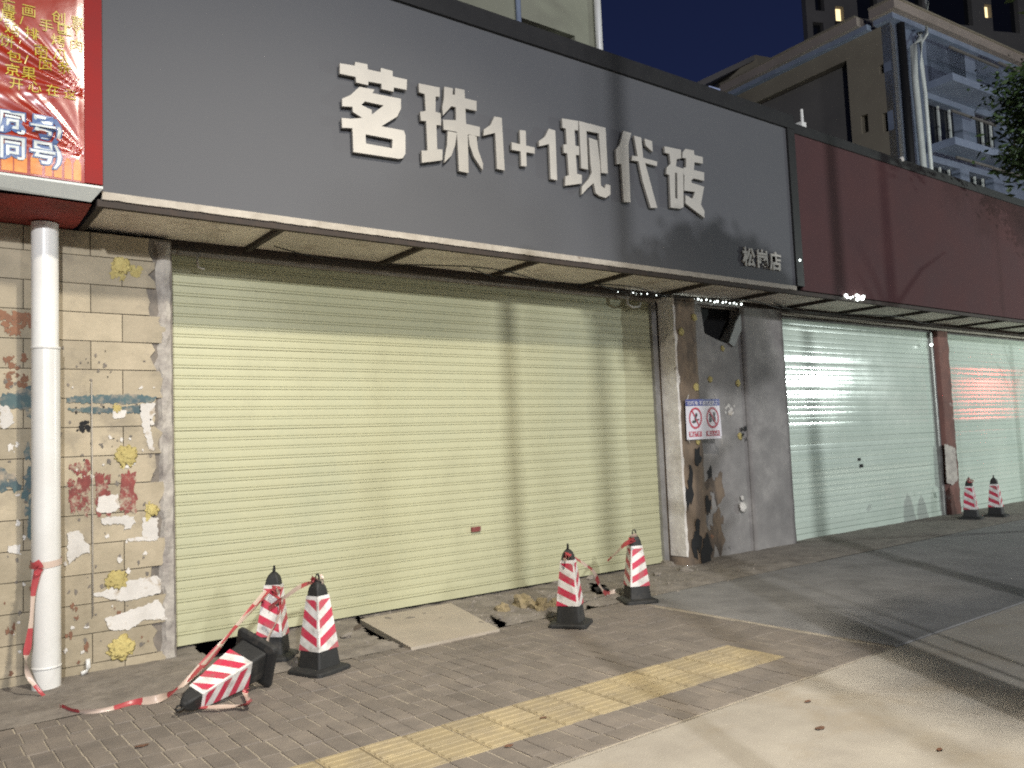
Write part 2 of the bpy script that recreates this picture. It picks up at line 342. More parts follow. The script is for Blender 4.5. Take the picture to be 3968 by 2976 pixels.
# rough apron along the shop fronts
HOLES = [[(x.x, x.y) for x in (onZ(*p) for p in P)] for P in (
    [(745, 2500), (880, 2478), (1010, 2462), (1000, 2515), (905, 2545), (830, 2560), (770, 2535)],
    [(1362, 2375), (1400, 2400), (1465, 2435), (1480, 2458), (1592, 2508), (1570, 2512), (1470, 2478), (1440, 2470), (1390, 2430)],
    [(2265, 2350), (2320, 2352), (2350, 2385), (2400, 2398), (2360, 2410), (2300, 2400)],
    [(2290, 2262), (2340, 2270), (2365, 2300), (2320, 2312), (2290, 2295)],
    [(1895, 2395), (1960, 2420), (1955, 2440), (1925, 2430)])]
def inside(x, y, P):
    c = False; j = len(P)-1
    for i in range(len(P)):
        if (P[i][1] > y) != (P[j][1] > y) and x < (P[j][0]-P[i][0])*(y-P[i][1])/(P[j][1]-P[i][1])+P[i][0]: c = not c
        j = i
    return c
def apron_z(x, y):
    n1 = noise.noise(Vector((x*1.7, y*1.7, 3.1))); n2 = noise.noise(Vector((x*7, y*7, 1.0))); n3 = noise.noise(Vector((x*22, y*22, 2.0)))
    edge = max(0, min(1, (y-Y_APR)/0.18))
    broken = 1.0 if 1.8 < x < 8.2 else 0.5
    return 0.002+edge*(0.016+0.016*n1*broken+0.012*n2*broken+0.004*n3)+max(0, (y+0.5))*0.01
def apron(x0, x1, st, nm):
    nx = int((x1-x0)/st); y1 = 0.10; ny = int((y1-Y_APR)/st); v = []; f = []
    for j in range(ny+1):
        for i in range(nx+1):
            x = x0+(x1-x0)*i/nx; y = Y_APR+(y1-Y_APR)*j/ny
            if j == 0: y += 0.0
            v.append((x, y, apron_z(x, y)))
    for j in range(ny):
        for i in range(nx):
            cx = x0+(x1-x0)*(i+.5)/nx; cy = Y_APR+(y1-Y_APR)*(j+.5)/ny
            jx = cx+0.03*noise.noise(Vector((cx*14, cy*14, 5))); jy = cy+0.03*noise.noise(Vector((cx*14, cy*14, 9)))
            if st < 0.05 and any(inside(jx, jy, H) for H in HOLES): continue
            a = j*(nx+1)+i; f.append((a, a+1, a+nx+2, a+nx+1))
    return v, f
apr = struct(empty('concrete_apron'))
v, f = apron(-1.5, 8.6, 0.025, ''); m1 = MB().add(v, f); v, f = apron(8.6, 30, 0.12, ''); m1.add(v, f)
m1.build('rough_concrete', M_apron, apr, smooth=True)
pit = box('soil_bed', -1.5, 30, Y_APR, 0.15, -0.28, -0.13, M_dirt, apr)

# ================================================================== BUILDING ROW
SX0, SX1 = 1.862, 7.548       # shutter 1
shopb = empty('shop_building', (0, 0.3, 0))
tag(shopb, 'long single storey shop row with flat roof holding the three roller shutters', 'building')
box('back_wall', -3, 24, 0.30, 0.5, 0, 3.3, M_dark, shopb)
box('wall_core', -3, SX0-0.03, -0.242, 0.30, 0, 3.29, M_mortar, shopb)
box('lintel', SX0-0.03, 24, 0.06, 0.3, 3.18, 3.60, M_cement, shopb)
box('roof', -3, 24, -0.75, 6.0, 5.0, 5.15, M_cement, shopb)
box('upper_wall', -3, 24, 0.02, 0.3, 3.61, 4.99, M_cement, shopb)

# ---- left tiled wall
tw = empty('tiled_wall', (0.5, -0.25, 0))
tag(tw, 'tan tiled wall with stains and torn paper behind the white pipe, left of the cream shutter', 'wall')
z0 = onY(300, 1320, -.25).z; rowh = 0.2155; xj = onY(473, 1320, -.25).x; tl = 0.44
row_lo = int(math.floor((z0-0.0)/rowh))
for r in range(-row_lo-1, 5):
    za = z0+r*rowh; zb = za+rowh
    if zb > 3.29: zb = 3.285
    if zb-za < 0.03 or zb < 0.02: continue
    za_ = max(za, 0.015)
    off = xj if r % 2 == 0 else xj-tl/2
    for k in range(-7, 3):
        xa = off+k*tl; xb = xa+tl
        if xa < -1.2 or xa > 1.72: continue
        if xb > 1.66:
            # broken last tile: ragged right end
            xe = min(xb, 1.70+random.uniform(-.07, .06))
            if xe-xa < 0.06: continue
            n = 4; poly = [(xa+.003, za_+.003)]+[(xe+random.uniform(-.035, .03), za_+.004+(zb-za_-.008)*i/n) for i in range(n+1)]+[(xa+.003, zb-.003)]
            MB().prism_y(poly, -0.262-random.uniform(0, .004), -0.2425).build('tile', M_tile, tw)
        else:
            y = -0.262-random.uniform(0, .004)
            MB().box(xa+.003, xb-.003, y, -0.2425, za_+.003, zb-.003).build('tile', M_tile, tw)
# rough plaster edge beside the shutter
nseg = 46; vl = []
for i in range(nseg+1):
    z = 0.02+3.25*i/nseg
    vl.append((1.715+0.035*noise.noise(Vector((1, 2, z*9)))+random.uniform(-.012, .012), z, 1.815+0.006*random.uniform(-1, 1)))
V = []; F = []
for i, (xa, z, xb) in enumerate(vl):
    for t, yy in ((0, -0.2425), (0.25, -0.262+random.uniform(-.012, .012)), (0.6, -0.268+random.uniform(-.012, .012)), (1, -0.255), (1.0, 0.02)):
        V.append((xa+(xb-xa)*t, yy, z))
for i in range(nseg):
    for k in range(4): a = i*5+k; F.append((a, a+1, a+6, a+5))
recalc(obj('plaster_edge', V, F, M_plaster, tw))

# stains, paper, blobs on a plane
def ragged(cx, cz, rx, rz, n=22, rough=0.35, seed=0):
    P = []
    for k in range(n):
        a = 2*math.pi*k/n; q = 1+rough*noise.noise(Vector((math.cos(a)*1.6+seed*3.1, math.sin(a)*1.6, seed)))*1.8+random.uniform(-.06, .06)
        P.append((cx+rx*q*math.cos(a), cz+rz*q*math.sin(a)))
    return P
def ragpoly(pts, amp, step=0.03):
    P = []
    for i in range(len(pts)):
        a = Vector(pts[i]); b = Vector(pts[(i+1) % len(pts)]); n = max(1, int((b-a).length/step))
        for k in range(n):
            p = a+(b-a)*k/n; P.append((p.x+random.uniform(-amp, amp), p.y+random.uniform(-amp, amp)))
    return P
DZ = [0]
def decal(name, px, Yp, m, parent, amp=0.006, th=0.0012):
    amp *= 1.5
    DZ[0] = (DZ[0]+1) % 9
    P = ragpoly([(q.x, q.z) for q in (onY(a, b, Yp) for a, b in px)], amp*.55, 0.014)
    return recalc(MB().prism_y(P, Yp-0.0006*DZ[0]-th, Yp-0.0002).build(name, m, parent))
def splat(name, box_, Yp, m, parent, n, rmin, rmax, vert=1.0, th=0.001):
    x0, y0, x1, y1 = box_; mb = MB()
    for i in range(n):
        p = onY(random.uniform(x0, x1), random.uniform(y0, y1), Yp); r = random.uniform(rmin, rmax)
        mb.prism_y(ragged(p.x, p.z, r, r*vert*random.uniform(.7, 1.6), 12, 0.6, random.random()*9), Yp-th-random.uniform(0, .002), Yp-0.0002)
    return mb.build(name, m, parent)
TY = -0.267
decal('teal_paint_band', [(255, 1540), (340, 1532), (430, 1530), (520, 1525), (608, 1540), (600, 1556), (500, 1566), (400, 1562), (255, 1560)], TY, M_teal, tw, 0.010)
decal('teal_paint_band', [(262, 1582), (345, 1578), (430, 1582), (500, 1575), (545, 1570), (545, 1600), (430, 1600), (345, 1602), (262, 1592)], TY, M_teal, tw, 0.010)
decal('teal_paint_band', [(0, 1530), (70, 1520), (130, 1490), (150, 1500), (150, 1580), (70, 1585), (0, 1575)], TY, M_teal, tw, 0.015)
splat('teal_paint_stain', (95, 1500, 148, 2080), TY, M_teal, tw, 26, 0.008, 0.03, 2.2)
splat('teal_paint_stain', (0, 1835, 60, 1890), TY, M_teal, tw, 8, 0.02, 0.04, 1.0)
splat('red_paint_stroke', (268, 1800, 345, 1985), TY, M_redp, tw, 95, 0.004, 0.016, 1.8)
splat('red_paint_stroke', (372, 1835, 428, 1990), TY, M_redp, tw, 80, 0.004, 0.017, 1.6)
splat('red_paint_stroke', (470, 1835, 525, 1980), TY, M_redp, tw, 70, 0.006, 0.020, 1.8)
splat('brown_paint_smear', (0, 1215, 135, 1300), TY, M_brownp, tw, 46, 0.006, 0.024)
splat('brown_paint_smear', (0, 1380, 110, 1500), TY, M_brownp, tw, 30, 0.005, 0.022)
splat('brown_paint_smear', (120, 2180, 150, 2200), TY, M_brownp, tw, 3, 0.01, 0.02)
splat('grime_spot', (270, 1350, 600, 1800), TY, M_dark, tw, 16, 0.003, 0.007)
splat('grime_spot', (312, 1635, 342, 1665), TY, M_dark, tw, 5, 0.014, 0.022)
splat('grime_spot', (20, 1340, 600, 2500), TY, M_mortar, tw, 90, 0.003, 0.014)
splat('plaster_spot', (20, 1500, 600, 2550), TY, M_paper, tw, 60, 0.003, 0.016)
splat('grime_streak', (0, 2250, 600, 2620), TY, M_brownp, tw, 26, 0.004, 0.018, 1.4)
decal('torn_paper', [(358, 2300), (400, 2290), (440, 2270), (520, 2245), (600, 2230), (622, 2245), (624, 2295), (560, 2315), (470, 2330), (420, 2318), (358, 2305)], TY, M_paper, tw, 0.008)
decal('torn_paper', [(405, 2398), (480, 2372), (560, 2345), (612, 2322), (632, 2350), (645, 2400), (560, 2402), (500, 2440), (425, 2440)], TY, M_paper, tw, 0.008)
decal('torn_paper', [(262, 2062), (310, 2058), (330, 2100), (350, 2118), (350, 2140), (290, 2160), (262, 2190)], TY, M_paper, tw, 0.010)
decal('torn_paper', [(380, 1925), (455, 1915), (465, 1965), (430, 1990), (375, 1985)], TY, M_paper, tw, 0.008)
decal('torn_paper', [(395, 2005), (470, 2000), (520, 2000), (525, 2030), (480, 2060), (480, 2030), (400, 2030)], TY, M_paper, tw, 0.012)
decal('torn_paper', [(550, 2000), (612, 2005), (612, 2095), (555, 2085)], TY, M_paper, tw, 0.010)
decal('torn_paper', [(495, 2085), (560, 2080), (612, 2095), (500, 2098)], TY, M_paper, tw, 0.006)
decal('torn_paper', [(545, 1565), (600, 1560), (602, 1600), (580, 1640), (598, 1745), (580, 1745), (555, 1660), (540, 1600)], TY, M_paper, tw, 0.008)
decal('torn_paper', [(435, 1590), (490, 1588), (480, 1620), (440, 1622)], TY, M_paper, tw, 0.006)
decal('torn_paper', [(0, 1570), (40, 1580), (55, 1640), (20, 1660), (0, 1650)], TY, M_paper, tw, 0.010)
decal('torn_paper', [(30, 2115), (78, 2110), (78, 2145), (30, 2140)], TY, M_paper, tw, 0.006)
def blob(name, px, py, Yp, r, m, parent, flat=0.16, n1=4):
    c = onY(px, py, Yp); b = bmesh.new(); bmesh.ops.create_icosphere(b, subdivisions=n1, radius=1)
    s = random.random()*50; vs = []
    for q in b.verts:
        k = 0.85+0.35*noise.noise(q.co*2.2+Vector((s, 0, 0)))+0.30*noise.noise(q.co*4+Vector((s, 0, 0)))+0.16*noise.noise(q.co*11+Vector((s, 0, 0)))
        vs.append((c.x+q.co.x*r*k, Yp+q.co.y*r*flat*k, c.z+q.co.z*r*k))
    fs = [tuple(x.index for x in ff.verts) for ff in b.faces]; b.free()
    return obj(name, vs, fs, m, parent, True)
for a, b_, r in ((470, 1030, .075), (490, 1765, .085), (450, 2250, .085), (470, 2510, .095), (590, 1975, .05), (455, 1585, .035)):
    blob('glue_blob', a, b_, TY, r, M_foam, tw)
    splat('yellow_smear', (a-22, b_-30, a+24, b_+34), TY, M_foam, tw, 9, 0.006, 0.022)
splat('yellow_smear', (440, 1030, 540, 1080), TY, M_foam, tw, 9, 0.012, 0.03)
# thin conduit with a bent end
cx = onY(355, 1700, TY).x
mbc = MB(); mbc.tube([(cx, TY-.012, onY(355, 1480, TY).z), (cx+.002, TY-.012, 1.2), (cx, TY-.012, 0.42)], 0.0045, 6); 
cd = mbc.build('thin_conduit', M_trim, None, True); tag(cd, 'thin pale cable conduit running up the tiled wall beside the thick pipe', 'conduit')
p1 = onY(345, 2590, -.33); mbc = MB(); mbc.tube([(p1.x, -.29, p1.z+.06), (p1.x, -.30, p1.z+.0), (p1.x-.012, -.31, p1.z-.025), (p1.x-.05, -.32, p1.z-.03)], 0.016, 10)
tag(mbc.build('pipe_stub', M_pvc, None, True), 'small bent pale pipe stub sticking out at the foot of the tiled wall', 'pipe stub')

# ---- thick white drain pipe
pc = onZ(208, 2700, 0.0); PR = 0.091
PX, PY = pc.x-0.010, -0.45
dp = empty('drain_pipe', (PX, PY, 0)); tag(dp, 'thick white plastic drain pipe standing before the tiled wall, tape tied around it', 'pipe')
MB().tube([(PX, PY, 0.0), (PX, PY, 1.1), (PX+.0, PY, 2.36)], PR, 32, False).build('pipe_length', M_pvc, dp, True)
MB().tube([(PX-.004, PY, 2.36), (PX-.004, PY, 3.26)], PR-0.004, 32, False).build('pipe_length', M_pvc, dp, True)
MB().tube([(PX, PY, 2.352), (PX, PY, 2.372)], PR+0.003, 32).build('joint_ring', M_pvc, dp, True)
MB().tube([(PX, PY, 0.15), (PX, PY, 0.165)], PR+0.003, 32).build('joint_ring', M_pvc, dp, True)

# ================================================================== ROLLER SHUTTERS
def shutter(name, x0, x1, zb, zt, y, pitch, m, label, prof, rails=(0.07, 0.09)):
    t = empty(name, ((x0+x1)/2, y, 0)); tag(t, label, 'roller shutter', 'roller shutters of the shop row')
    n = int((zt-zb-0.08)/pitch); me = None
    for k in range(n+1):
        z = zb+0.08+k*pitch
        if me is None:
            vs = []; fs = []
            for q, (dy, dz) in enumerate(prof):
                vs += [(-(x1-x0)/2, dy, dz*pitch), ((x1-x0)/2, dy, dz*pitch)]
            for q in range(len(prof)-1): fs.append((2*q, 2*q+1, 2*q+3, 2*q+2))
            me = bpy.data.meshes.new('slat'); me.from_pydata(vs, [], fs); me.materials.append(m)
        o = bpy.data.objects.new('slat', me); link(o, t)
        jt = 0.0015 if prof is prof1 else 0.045
        o.location = (random.uniform(-.001, .001), random.uniform(-.001, .001), z)
        o.rotation_euler = (random.uniform(-jt, jt), random.uniform(-.0006, .0006), random.uniform(-.0004, .0004))
    box('bottom_bar', x0, x1, y-0.022, y+0.01, zb, zb+0.078, m, t)
    if rails[0]: box('guide_rail', x0-rails[0], x0+0.012, y-0.06, y+0.03, zb-0.02, zt, M_steel if prof is prof1 else M_palerail, t)
    if rails[1]: box('guide_rail', x1-0.012, x1+rails[1], y-0.06, y+0.03, zb-0.02, zt, M_steel, t)
    return t
prof1 = [(-0.006, 0), (-0.0138, 0.04), (-0.0140, 0.235), (-0.0070, 0.27), (-0.0138, 0.31), (-0.0146, 0.50), (-0.0146, 0.75), (-0.0138, 0.96), (-0.006, 1.0)]
prof2 = [(-0.006, 0), (-0.0125, 0.05), (-0.0131, 0.25), (-0.0133, 0.5), (-0.0131, 0.75), (-0.0125, 0.95), (-0.006, 1.0)]
s1 = shutter('roller_shutter', SX0, SX1, 0.045, 3.24, 0.0, 0.0865, M_shut1, 'wide cream yellow roller shutter under the grey sign, second opening from the left', prof1, (0.04, 0.07))
s2 = shutter('roller_shutter', 10.14, 14.50, 0.02, 3.17, 0.0, 0.079, M_shut2, 'pale mint roller shutter right of the grey wall, with white lamp reflections', prof2, (0.05, 0.08))
s3 = shutter('roller_shutter', 15.05, 20.2, 0.02, 3.17, 0.0, 0.079, M_shut2, 'pale mint roller shutter at the right edge, with red reflections, behind two cones', prof2, (0.06, 0.08))
# small details on shutter 1
o = box('shutter_lock', *[onY(1838, 2050, 0).x-.055, onY(1838, 2050, 0).x+.055], -0.04, -0.018, onY(1838, 2050, 0).z-.024, onY(1838, 2050, 0).z+.024, M_redp, s1)
box('shutter_lock', *[onY(3325, 1780, 0).x-.03, onY(3325, 1780, 0).x+.03], -0.03, -0.016, onY(3325, 1780, 0).z-.02, onY(3325, 1780, 0).z+.02, M_dark, s2)
box('shutter_lock', *[onY(3333, 1805, 0).x-.04, onY(3333, 1805, 0).x+.04], -0.03, -0.016, onY(3333, 1805, 0).z-.025, onY(3333, 1805, 0).z+.025, M_dark, s2)
# hooks hanging below the canopy
for (a, b_, lb) in ((782, 1010, 'bent pale wire hook hanging before the cream shutter at its upper left'), (2450, 1175, 'small bent white bracket at the upper right of the cream shutter')):
    p = onY(a, b_, -0.12); mbk = MB()
    if a < 1000:
        mbk.tube([(p.x, p.y, 3.3), (p.x+.01, p.y, p.z+.12), (p.x-.04, p.y, p.z+.02), (p.x-.03, p.y, p.z-.06), (p.x+.02, p.y, p.z-.07)], 0.009, 6)
    else:
        mbk.tube([(p.x-.09, p.y, p.z+.09), (p.x-.08, p.y, p.z-.02), (p.x, p.y, p.z-.05), (p.x+.12, p.y, p.z-.03), (p.x+.14, p.y, p.z+.02)], 0.014, 6)
    tag(mbk.build('wire_hook', M_white, None, True), lb, 'hook')

# ================================================================== WALL BETWEEN THE SHUTTERS
colw = empty('shop_column', (7.8, -0.2, 0)); tag(colw, 'dirty brown column with peeling whitewashed edge right of the cream shutter', 'column')
XA0, XA1, YA = 7.66, 8.06, -0.30
def roughface(name, x0, x1, z0_, z1_, y, m, parent, amp=0.012, st=0.05, depth=0.3):
    nx = max(1, int((x1-x0)/st)); nz = max(1, int((z1_-z0_)/st)); v = []; f = []
    for j in range(nz+1):
        for i in range(nx+1):
            x = x0+(x1-x0)*i/nx; z = z0_+(z1_-z0_)*j/nz
            v.append((x, y+amp*(noise.noise(Vector((x*5, 1, z*5)))+0.6*noise.noise(Vector((x*17, 3, z*17)))), z))
    N = len(v)
    for j in range(nz):
        for i in range(nx): a = j*(nx+1)+i; f.append((a, a+1, a+nx+2, a+nx+1))
    # sides
    for (i, flip) in ((0, 0), (nx, 1)):
        b0 = len(v)
        for j in range(nz+1): q = v[j*(nx+1)+i]; v.append((q[0], y+depth, q[2]))
        for j in range(nz):
            a = j*(nx+1)+i; c = (j+1)*(nx+1)+i; f.append((a, c, b0+j+1, b0+j) if not flip else (a, b0+j, b0+j+1, c))
    return obj(name, v, f, m, parent, True)
roughface('column_face', XA0, XA1, 0, 3.27, YA, M_dirty, colw, 0.012)
# whitewashed left return of the column with ragged edge
vl = []; V = []; F = []; nseg = 60
for i in range(nseg+1):
    z = 0.12+3.15*i/nseg
    V += [(XA0-0.014, -0.062, z), (XA0-0.014+random.uniform(-.003, .003), -0.18, z), (XA0-0.010, YA-0.006+random.uniform(-.010, .006), z), (XA0+0.012+0.05*max(0, noise.noise(Vector((3, 1, z*6)))), YA-0.018, z)]
for i in range(nseg):
    for k in range(3): a = i*4+k; F.append((a, a+4, a+5, a+1))
recalc(obj('whitewashed_edge', V, F, M_white, colw))
cem = empty('cement_wall', (9, -0.1, 0)); tag(cem, 'grey cement wall with a dark hole near its top, between the dirty column and the mint shutter', 'wall')
YB = -0.14
hole = [(q.x, q.z) for q in (onY(a, b_, YB) for a, b_ in ((2712, 1172), (2722, 1240), (2730, 1292), (2790, 1322), (2822, 1332), (2868, 1245), (2872, 1180)))]
outer = [(XA1+.002, 0.0), (10.088, 0.0), (10.088, 3.27), (XA1+.002, 3.27)]
# keep the hole strictly inside
hole = [(min(max(x, XA1+.03), 10.0), min(z, 3.24)) for x, z in hole]
recalc(MB().prism_y(outer, YB, 0.05, [hole]).build('cement_face', M_cement, cem))
box('shade_backing', XA1+.01, 9.6, 0.052, 0.056, 2.2, 3.27, M_dark, cem)  # near-black sheet stands in for the shade inside the hole
p = onY(2835, 1250, YB); 
recalc(MB().prism_y([(q.x, q.z) for q in (onY(a, b_, YB) for a, b_ in ((2818, 1330), (2845, 1250), (2872, 1200), (2890, 1215), (2868, 1275), (2838, 1345)))], YB-.03, YB-.005).build('loose_board', M_grey, cem))
roughface('plaster_pier', 9.15, 10.05, 0.0, 3.26, YB-0.035, M_cement, cem, 0.006, 0.08, 0.03)
splat('bare_patch', (2740, 1960, 2960, 2160), YB-.036, M_cement, cem, 1, .01, .02)
for a, b_, r, yy in ((2690, 1230, .05, YA), (2640, 1285, .05, YA), (2698, 1500, .055, YA), (2752, 1470, .045, YB), (2860, 1485, .05, YB), (2800, 1350, .04, YB), (2868, 1690, .05, YB), (2718, 1975, .07, YB), (2705, 1712, .04, YA)):
    blob('glue_blob', a, b_, yy-.005, r, M_foam, cem if yy == YB else colw)
blob('white_blob', 2880, 1965, YB-.04, 0.07, M_paper, cem); blob('white_blob', 2877, 1930, YB-.04, 0.035, M_paper, cem)
blob('white_blob', 2758, 2080, YB, 0.05, M_brownp, cem)
splat('paint_smear', (2800, 1570, 2850, 1620), YB-.002, M_paper, cem, 14, 0.01, 0.035)
splat('grime_patch', (2655, 1720, 2760, 2150), YA-.012, M_dark, colw, 10, 0.02, 0.07, 2.0)
splat('grime_patch', (2735, 1850, 2800, 2120), YB-.004, M_dirty, cem, 12, 0.03, 0.09, 1.6)
splat('grime_patch', (2870, 1600, 2895, 1700), YB-.038, M_dark, cem, 5, 0.01, 0.03, 2.0)
# pier between mint shutters
pr = empty('brick_pier', (14.8, -0.1, 0)); tag(pr, 'narrow dark reddish pier with peeling plaster between the two mint shutters', 'pier')
M_pier = mat('peeling_red_brown_pier', (0.20, 0.095, 0.075), (0.10, 0.05, 0.042), 4, 0.9, 0.5, 25, c3=(0.42, 0.40, 0.37), c3scale=2.4, c3lo=0.58, c3hi=0.66)
roughface('pier_face', 14.60, 14.98, 0, 3.2, -0.12, M_pier, pr, 0.015, 0.06, 0.2)
decal('plaster_patch', [(3660, 1720), (3700, 1735), (3712, 1860), (3690, 1880), (3668, 1870)], -0.14, M_plaster, pr, 0.02)
tag(box('end_wall', 20.3, 24, -0.1, 0.3, 0, 3.27, M_cement), 'grey wall at the far right end of the shop row', 'wall')

# ================================================================== CANOPY AND SIGNS
ZS = 3.335; YF = -1.0
can = empty('canopy', (9, -0.5, 3.3)); tag(can, 'shallow canopy with cream soffit panels and rusty crossbars under the signs', 'canopy')
bars = [1.18]+[2.48+1.29*k for k in range(16)]
for i in range(len(bars)-1):
    x0, x1 = bars[i]+0.022, bars[i+1]-0.022; v = []
    sag = random.uniform(0.006, 0.022); nx = 6; ny = 4; V = []; F = []
    for j in range(ny+1):
        for k in range(nx+1):
            u_, w_ = k/nx, j/ny
            V.append((x0+(x1-x0)*u_, -0.955+0.86*w_, ZS-0.005-sag*math.sin(math.pi*u_)*math.sin(math.pi*w_)+random.uniform(-.002, .002)))
    for j in range(ny):
        for k in range(nx): a = j*(nx+1)+k; F.append((a+nx+1, a+nx+2, a+1, a))
    obj('soffit_panel', V, F, M_soffit, can, True)
for i, x in enumerate(bars):
    MB().box(x-.022, x+.022, -0.96, -0.09, ZS-0.045, ZS-0.002).build('crossbar', M_rust, can)
box('front_beam', 1.15, 21.8, YF+0.002, YF+0.048, ZS-0.052, ZS-0.004, M_rust, can)
box('rear_beam', 1.15, 21.8, -0.135, -0.085, ZS-0.075, ZS-0.004, M_rust, can)
box('rear_fascia', SX0, 21.8, -0.06, -0.03, 3.225, ZS, M_trim, can)
# sagging cables under the soffit
for (a, b_, c, rr) in ((2.6, 6.2, 0.03, .006), (4.6, 8.0, 0.05, .006), (6.2, 10.5, 0.06, .007), (9.5, 14.5, 0.05, .008)):
    pts = [(a+(b_-a)*k/12, -0.45+0.2*math.sin(k*.7), ZS-0.05-c*math.sin(math.pi*k/12)) for k in range(13)]
    tag(MB().tube(pts, rr, 5).build('cable', M_blackfr, None, True), {2.6: 'thin black cable sagging under the soffit above the cream shutter', 4.6: 'thin black cable sagging under the soffit at the right end of the cream shutter', 6.2: 'black cable sagging under the soffit above the dirty column', 9.5: 'black cable sagging under the soffit before the mint shutter'}[a], 'cable')
# grey sign
XS0, XS1, ZT = 1.178, 9.19, 5.435
sg = empty('shop_sign', (5.2, YF, 3.4)); tag(sg, 'long dark grey shop sign with raised off-white characters above the cream shutter', 'sign')
nP = 1; wP = (XS1-XS0)/nP
for k in range(nP):
    box('sign_panel', XS0+k*wP+.0006, XS0+(k+1)*wP-.0006, YF, YF+0.03, ZS+0.052, ZT, M_sign, sg)
box('top_frame', XS0, XS1+.15, YF-0.035, YF+0.12, ZT+0.001, ZT+0.185, M_blackfr, sg)
box('sign_divider', XS1+.001, XS1+.15, YF-0.03, YF+0.1, ZS+.052, ZT-.001, M_blackfr, sg)
box('sign_back', XS0, XS1+.15, YF+0.035, YF+0.3, ZS+.06, ZT-.002, M_blackfr, sg)
nb = 5
mbt = MB()
# lower cream edge, slightly chipped
V = []; F = []; N = 160
for i in range(N+1):
    x = XS0+(XS1-XS0)*i/N; c = 0.010*max(0, noise.noise(Vector((x*9, 0, 0))))
    V += [(x, YF-0.012, ZS+0.050), (x, YF-0.012, ZS-0.004+c), (x, YF+0.03, ZS-0.004+c), (x, YF-0.001, ZS+.050)]
for i in range(N):
    for k in range(3): a = i*4+k; F.append((a+1, a, a+4, a+5))
    a = i*4; F.append((a, a+3, a+7, a+4))
recalc(obj('lower_edge_strip', V, F, M_trim, sg))
# letters
def zA(P): return [(1250+a/2.765, 180+b/2.765) for a, b in P]
def zB(P): return [(2000+a/2.0109, 400+b/2.0109) for a, b in P]
LET = [
 ('character_ming', [(zA([(185,180),(345,205),(350,165),(480,190),(485,245),(620,275),(625,230),(750,262),(752,320),(905,355),(900,465),(765,438),(760,485),(632,455),(632,400),(492,375),(488,415),(360,385),(355,325),(185,290)]), []),
   (zA([(395,432),(555,462),(535,500),(840,560),(840,665),(800,750),(630,855),(870,900),(888,950),(888,1150),(860,1195),(820,1203),(330,1130),(320,875),(210,870),(205,765),(300,775),(425,765),(325,700),(320,645),(212,640),(208,560),(300,520)]), [zA([(415,625),(455,588),(655,632),(530,728),(525,680)]), zA([(460,940),(750,995),(745,1090),(465,1040)])])]),
 ('character_zhu', [(zA([(1030,395),(1255,440),(1255,540),(1212,535),(1210,700),(1265,715),(1270,845),(1220,840),(1228,1100),(1285,1105),(1285,1215),(1235,1225),(1065,1245),(1060,1115),(1125,1115),(1110,800),(1055,795),(1045,700),(1105,690),(1095,510),(1035,490)]), []),
   (zA([(1305,430),(1395,448),(1395,515),(1418,520),(1420,445),(1520,465),(1525,555),(1650,585),(1650,690),(1530,665),(1538,830),(1685,862),(1685,965),(1555,945),(1565,1355),(1462,1335),(1440,915),(1298,890),(1290,785),(1430,790),(1428,650),(1380,640),(1290,740),(1283,650),(1300,560)]), []),
   (zA([(1340,905),(1440,925),(1420,1060),(1380,1170),(1305,1245),(1310,1180),(1335,1050)]), []),
   (zA([(1562,940),(1650,965),(1665,1100),(1720,1260),(1715,1325),(1620,1180),(1575,1050)]), [])]),
 ('digit_one', [(zA([(1840,750),(1920,765),(1952,1330),(1870,1310),(1850,925),(1725,955),(1728,890),(1800,840)]), [])]),
 ('plus_sign', [(zB([(28,208),(75,215),(78,330),(145,345),(145,392),(79,382),(82,492),(40,488),(36,375),(-33,362),(-35,303),(32,320)]), [])]),
 ('digit_one', [(zB([(255,198),(305,212),(320,600),(270,590),(258,318),(180,335),(178,295),(225,260)]), [])]),
 ('character_xian', [(zB([(358,118),(484,138),(484,212),(455,208),(462,330),(490,335),(492,405),(465,402),(475,550),(512,558),(512,625),(382,642),(385,568),(412,562),(400,392),(372,385),(368,322),(395,320),(388,198),(362,190)]), []),
   (zB([(490,138),(697,192),(715,548),(665,542),(645,235),(548,215),(562,518),(508,505)]), []),
   (zB([(568,268),(632,290),(655,480),(660,640),(690,665),(700,630),(735,640),(735,710),(700,738),(650,722),(620,700),(605,620),(560,660),(512,712),(512,650),(565,590),(590,540),(580,470)]), [])]),
 ('character_dai', [(zB([(835,215),(897,232),(875,320),(880,480),(892,772),(840,768),(820,470),(785,475),(778,360),(810,320)]), []),
   (zB([(918,252),(975,268),(990,425),(1100,455),(1098,490),(1005,465),(1100,815),(1050,815),(985,600),(955,452),(900,445),(905,408),(948,415)]), []),
   (zB([(1000,275),(1060,295),(1065,380),(1010,330)]), [])]),
 ('character_zhuan', [(zB([(1155,335),(1285,362),(1285,430),(1252,435),(1245,490),(1302,510),(1305,810),(1280,822),(1205,812),(1195,560),(1170,550),(1175,500),(1205,470),(1195,395),(1160,385)]), [zB([(1238,540),(1255,545),(1258,745),(1240,740)])]),
   (zB([(1320,355),(1385,368),(1388,402),(1455,420),(1455,470),(1390,460),(1385,520),(1465,540),(1465,605),(1385,585),(1365,600),(1368,620),(1465,650),(1440,790),(1468,840),(1468,895),(1320,780),(1320,715),(1375,745),(1395,690),(1310,680),(1312,560),(1300,555),(1305,500),(1325,500),(1325,430),(1295,425),(1298,380)]), [])]),
]
YL = YF-0.055
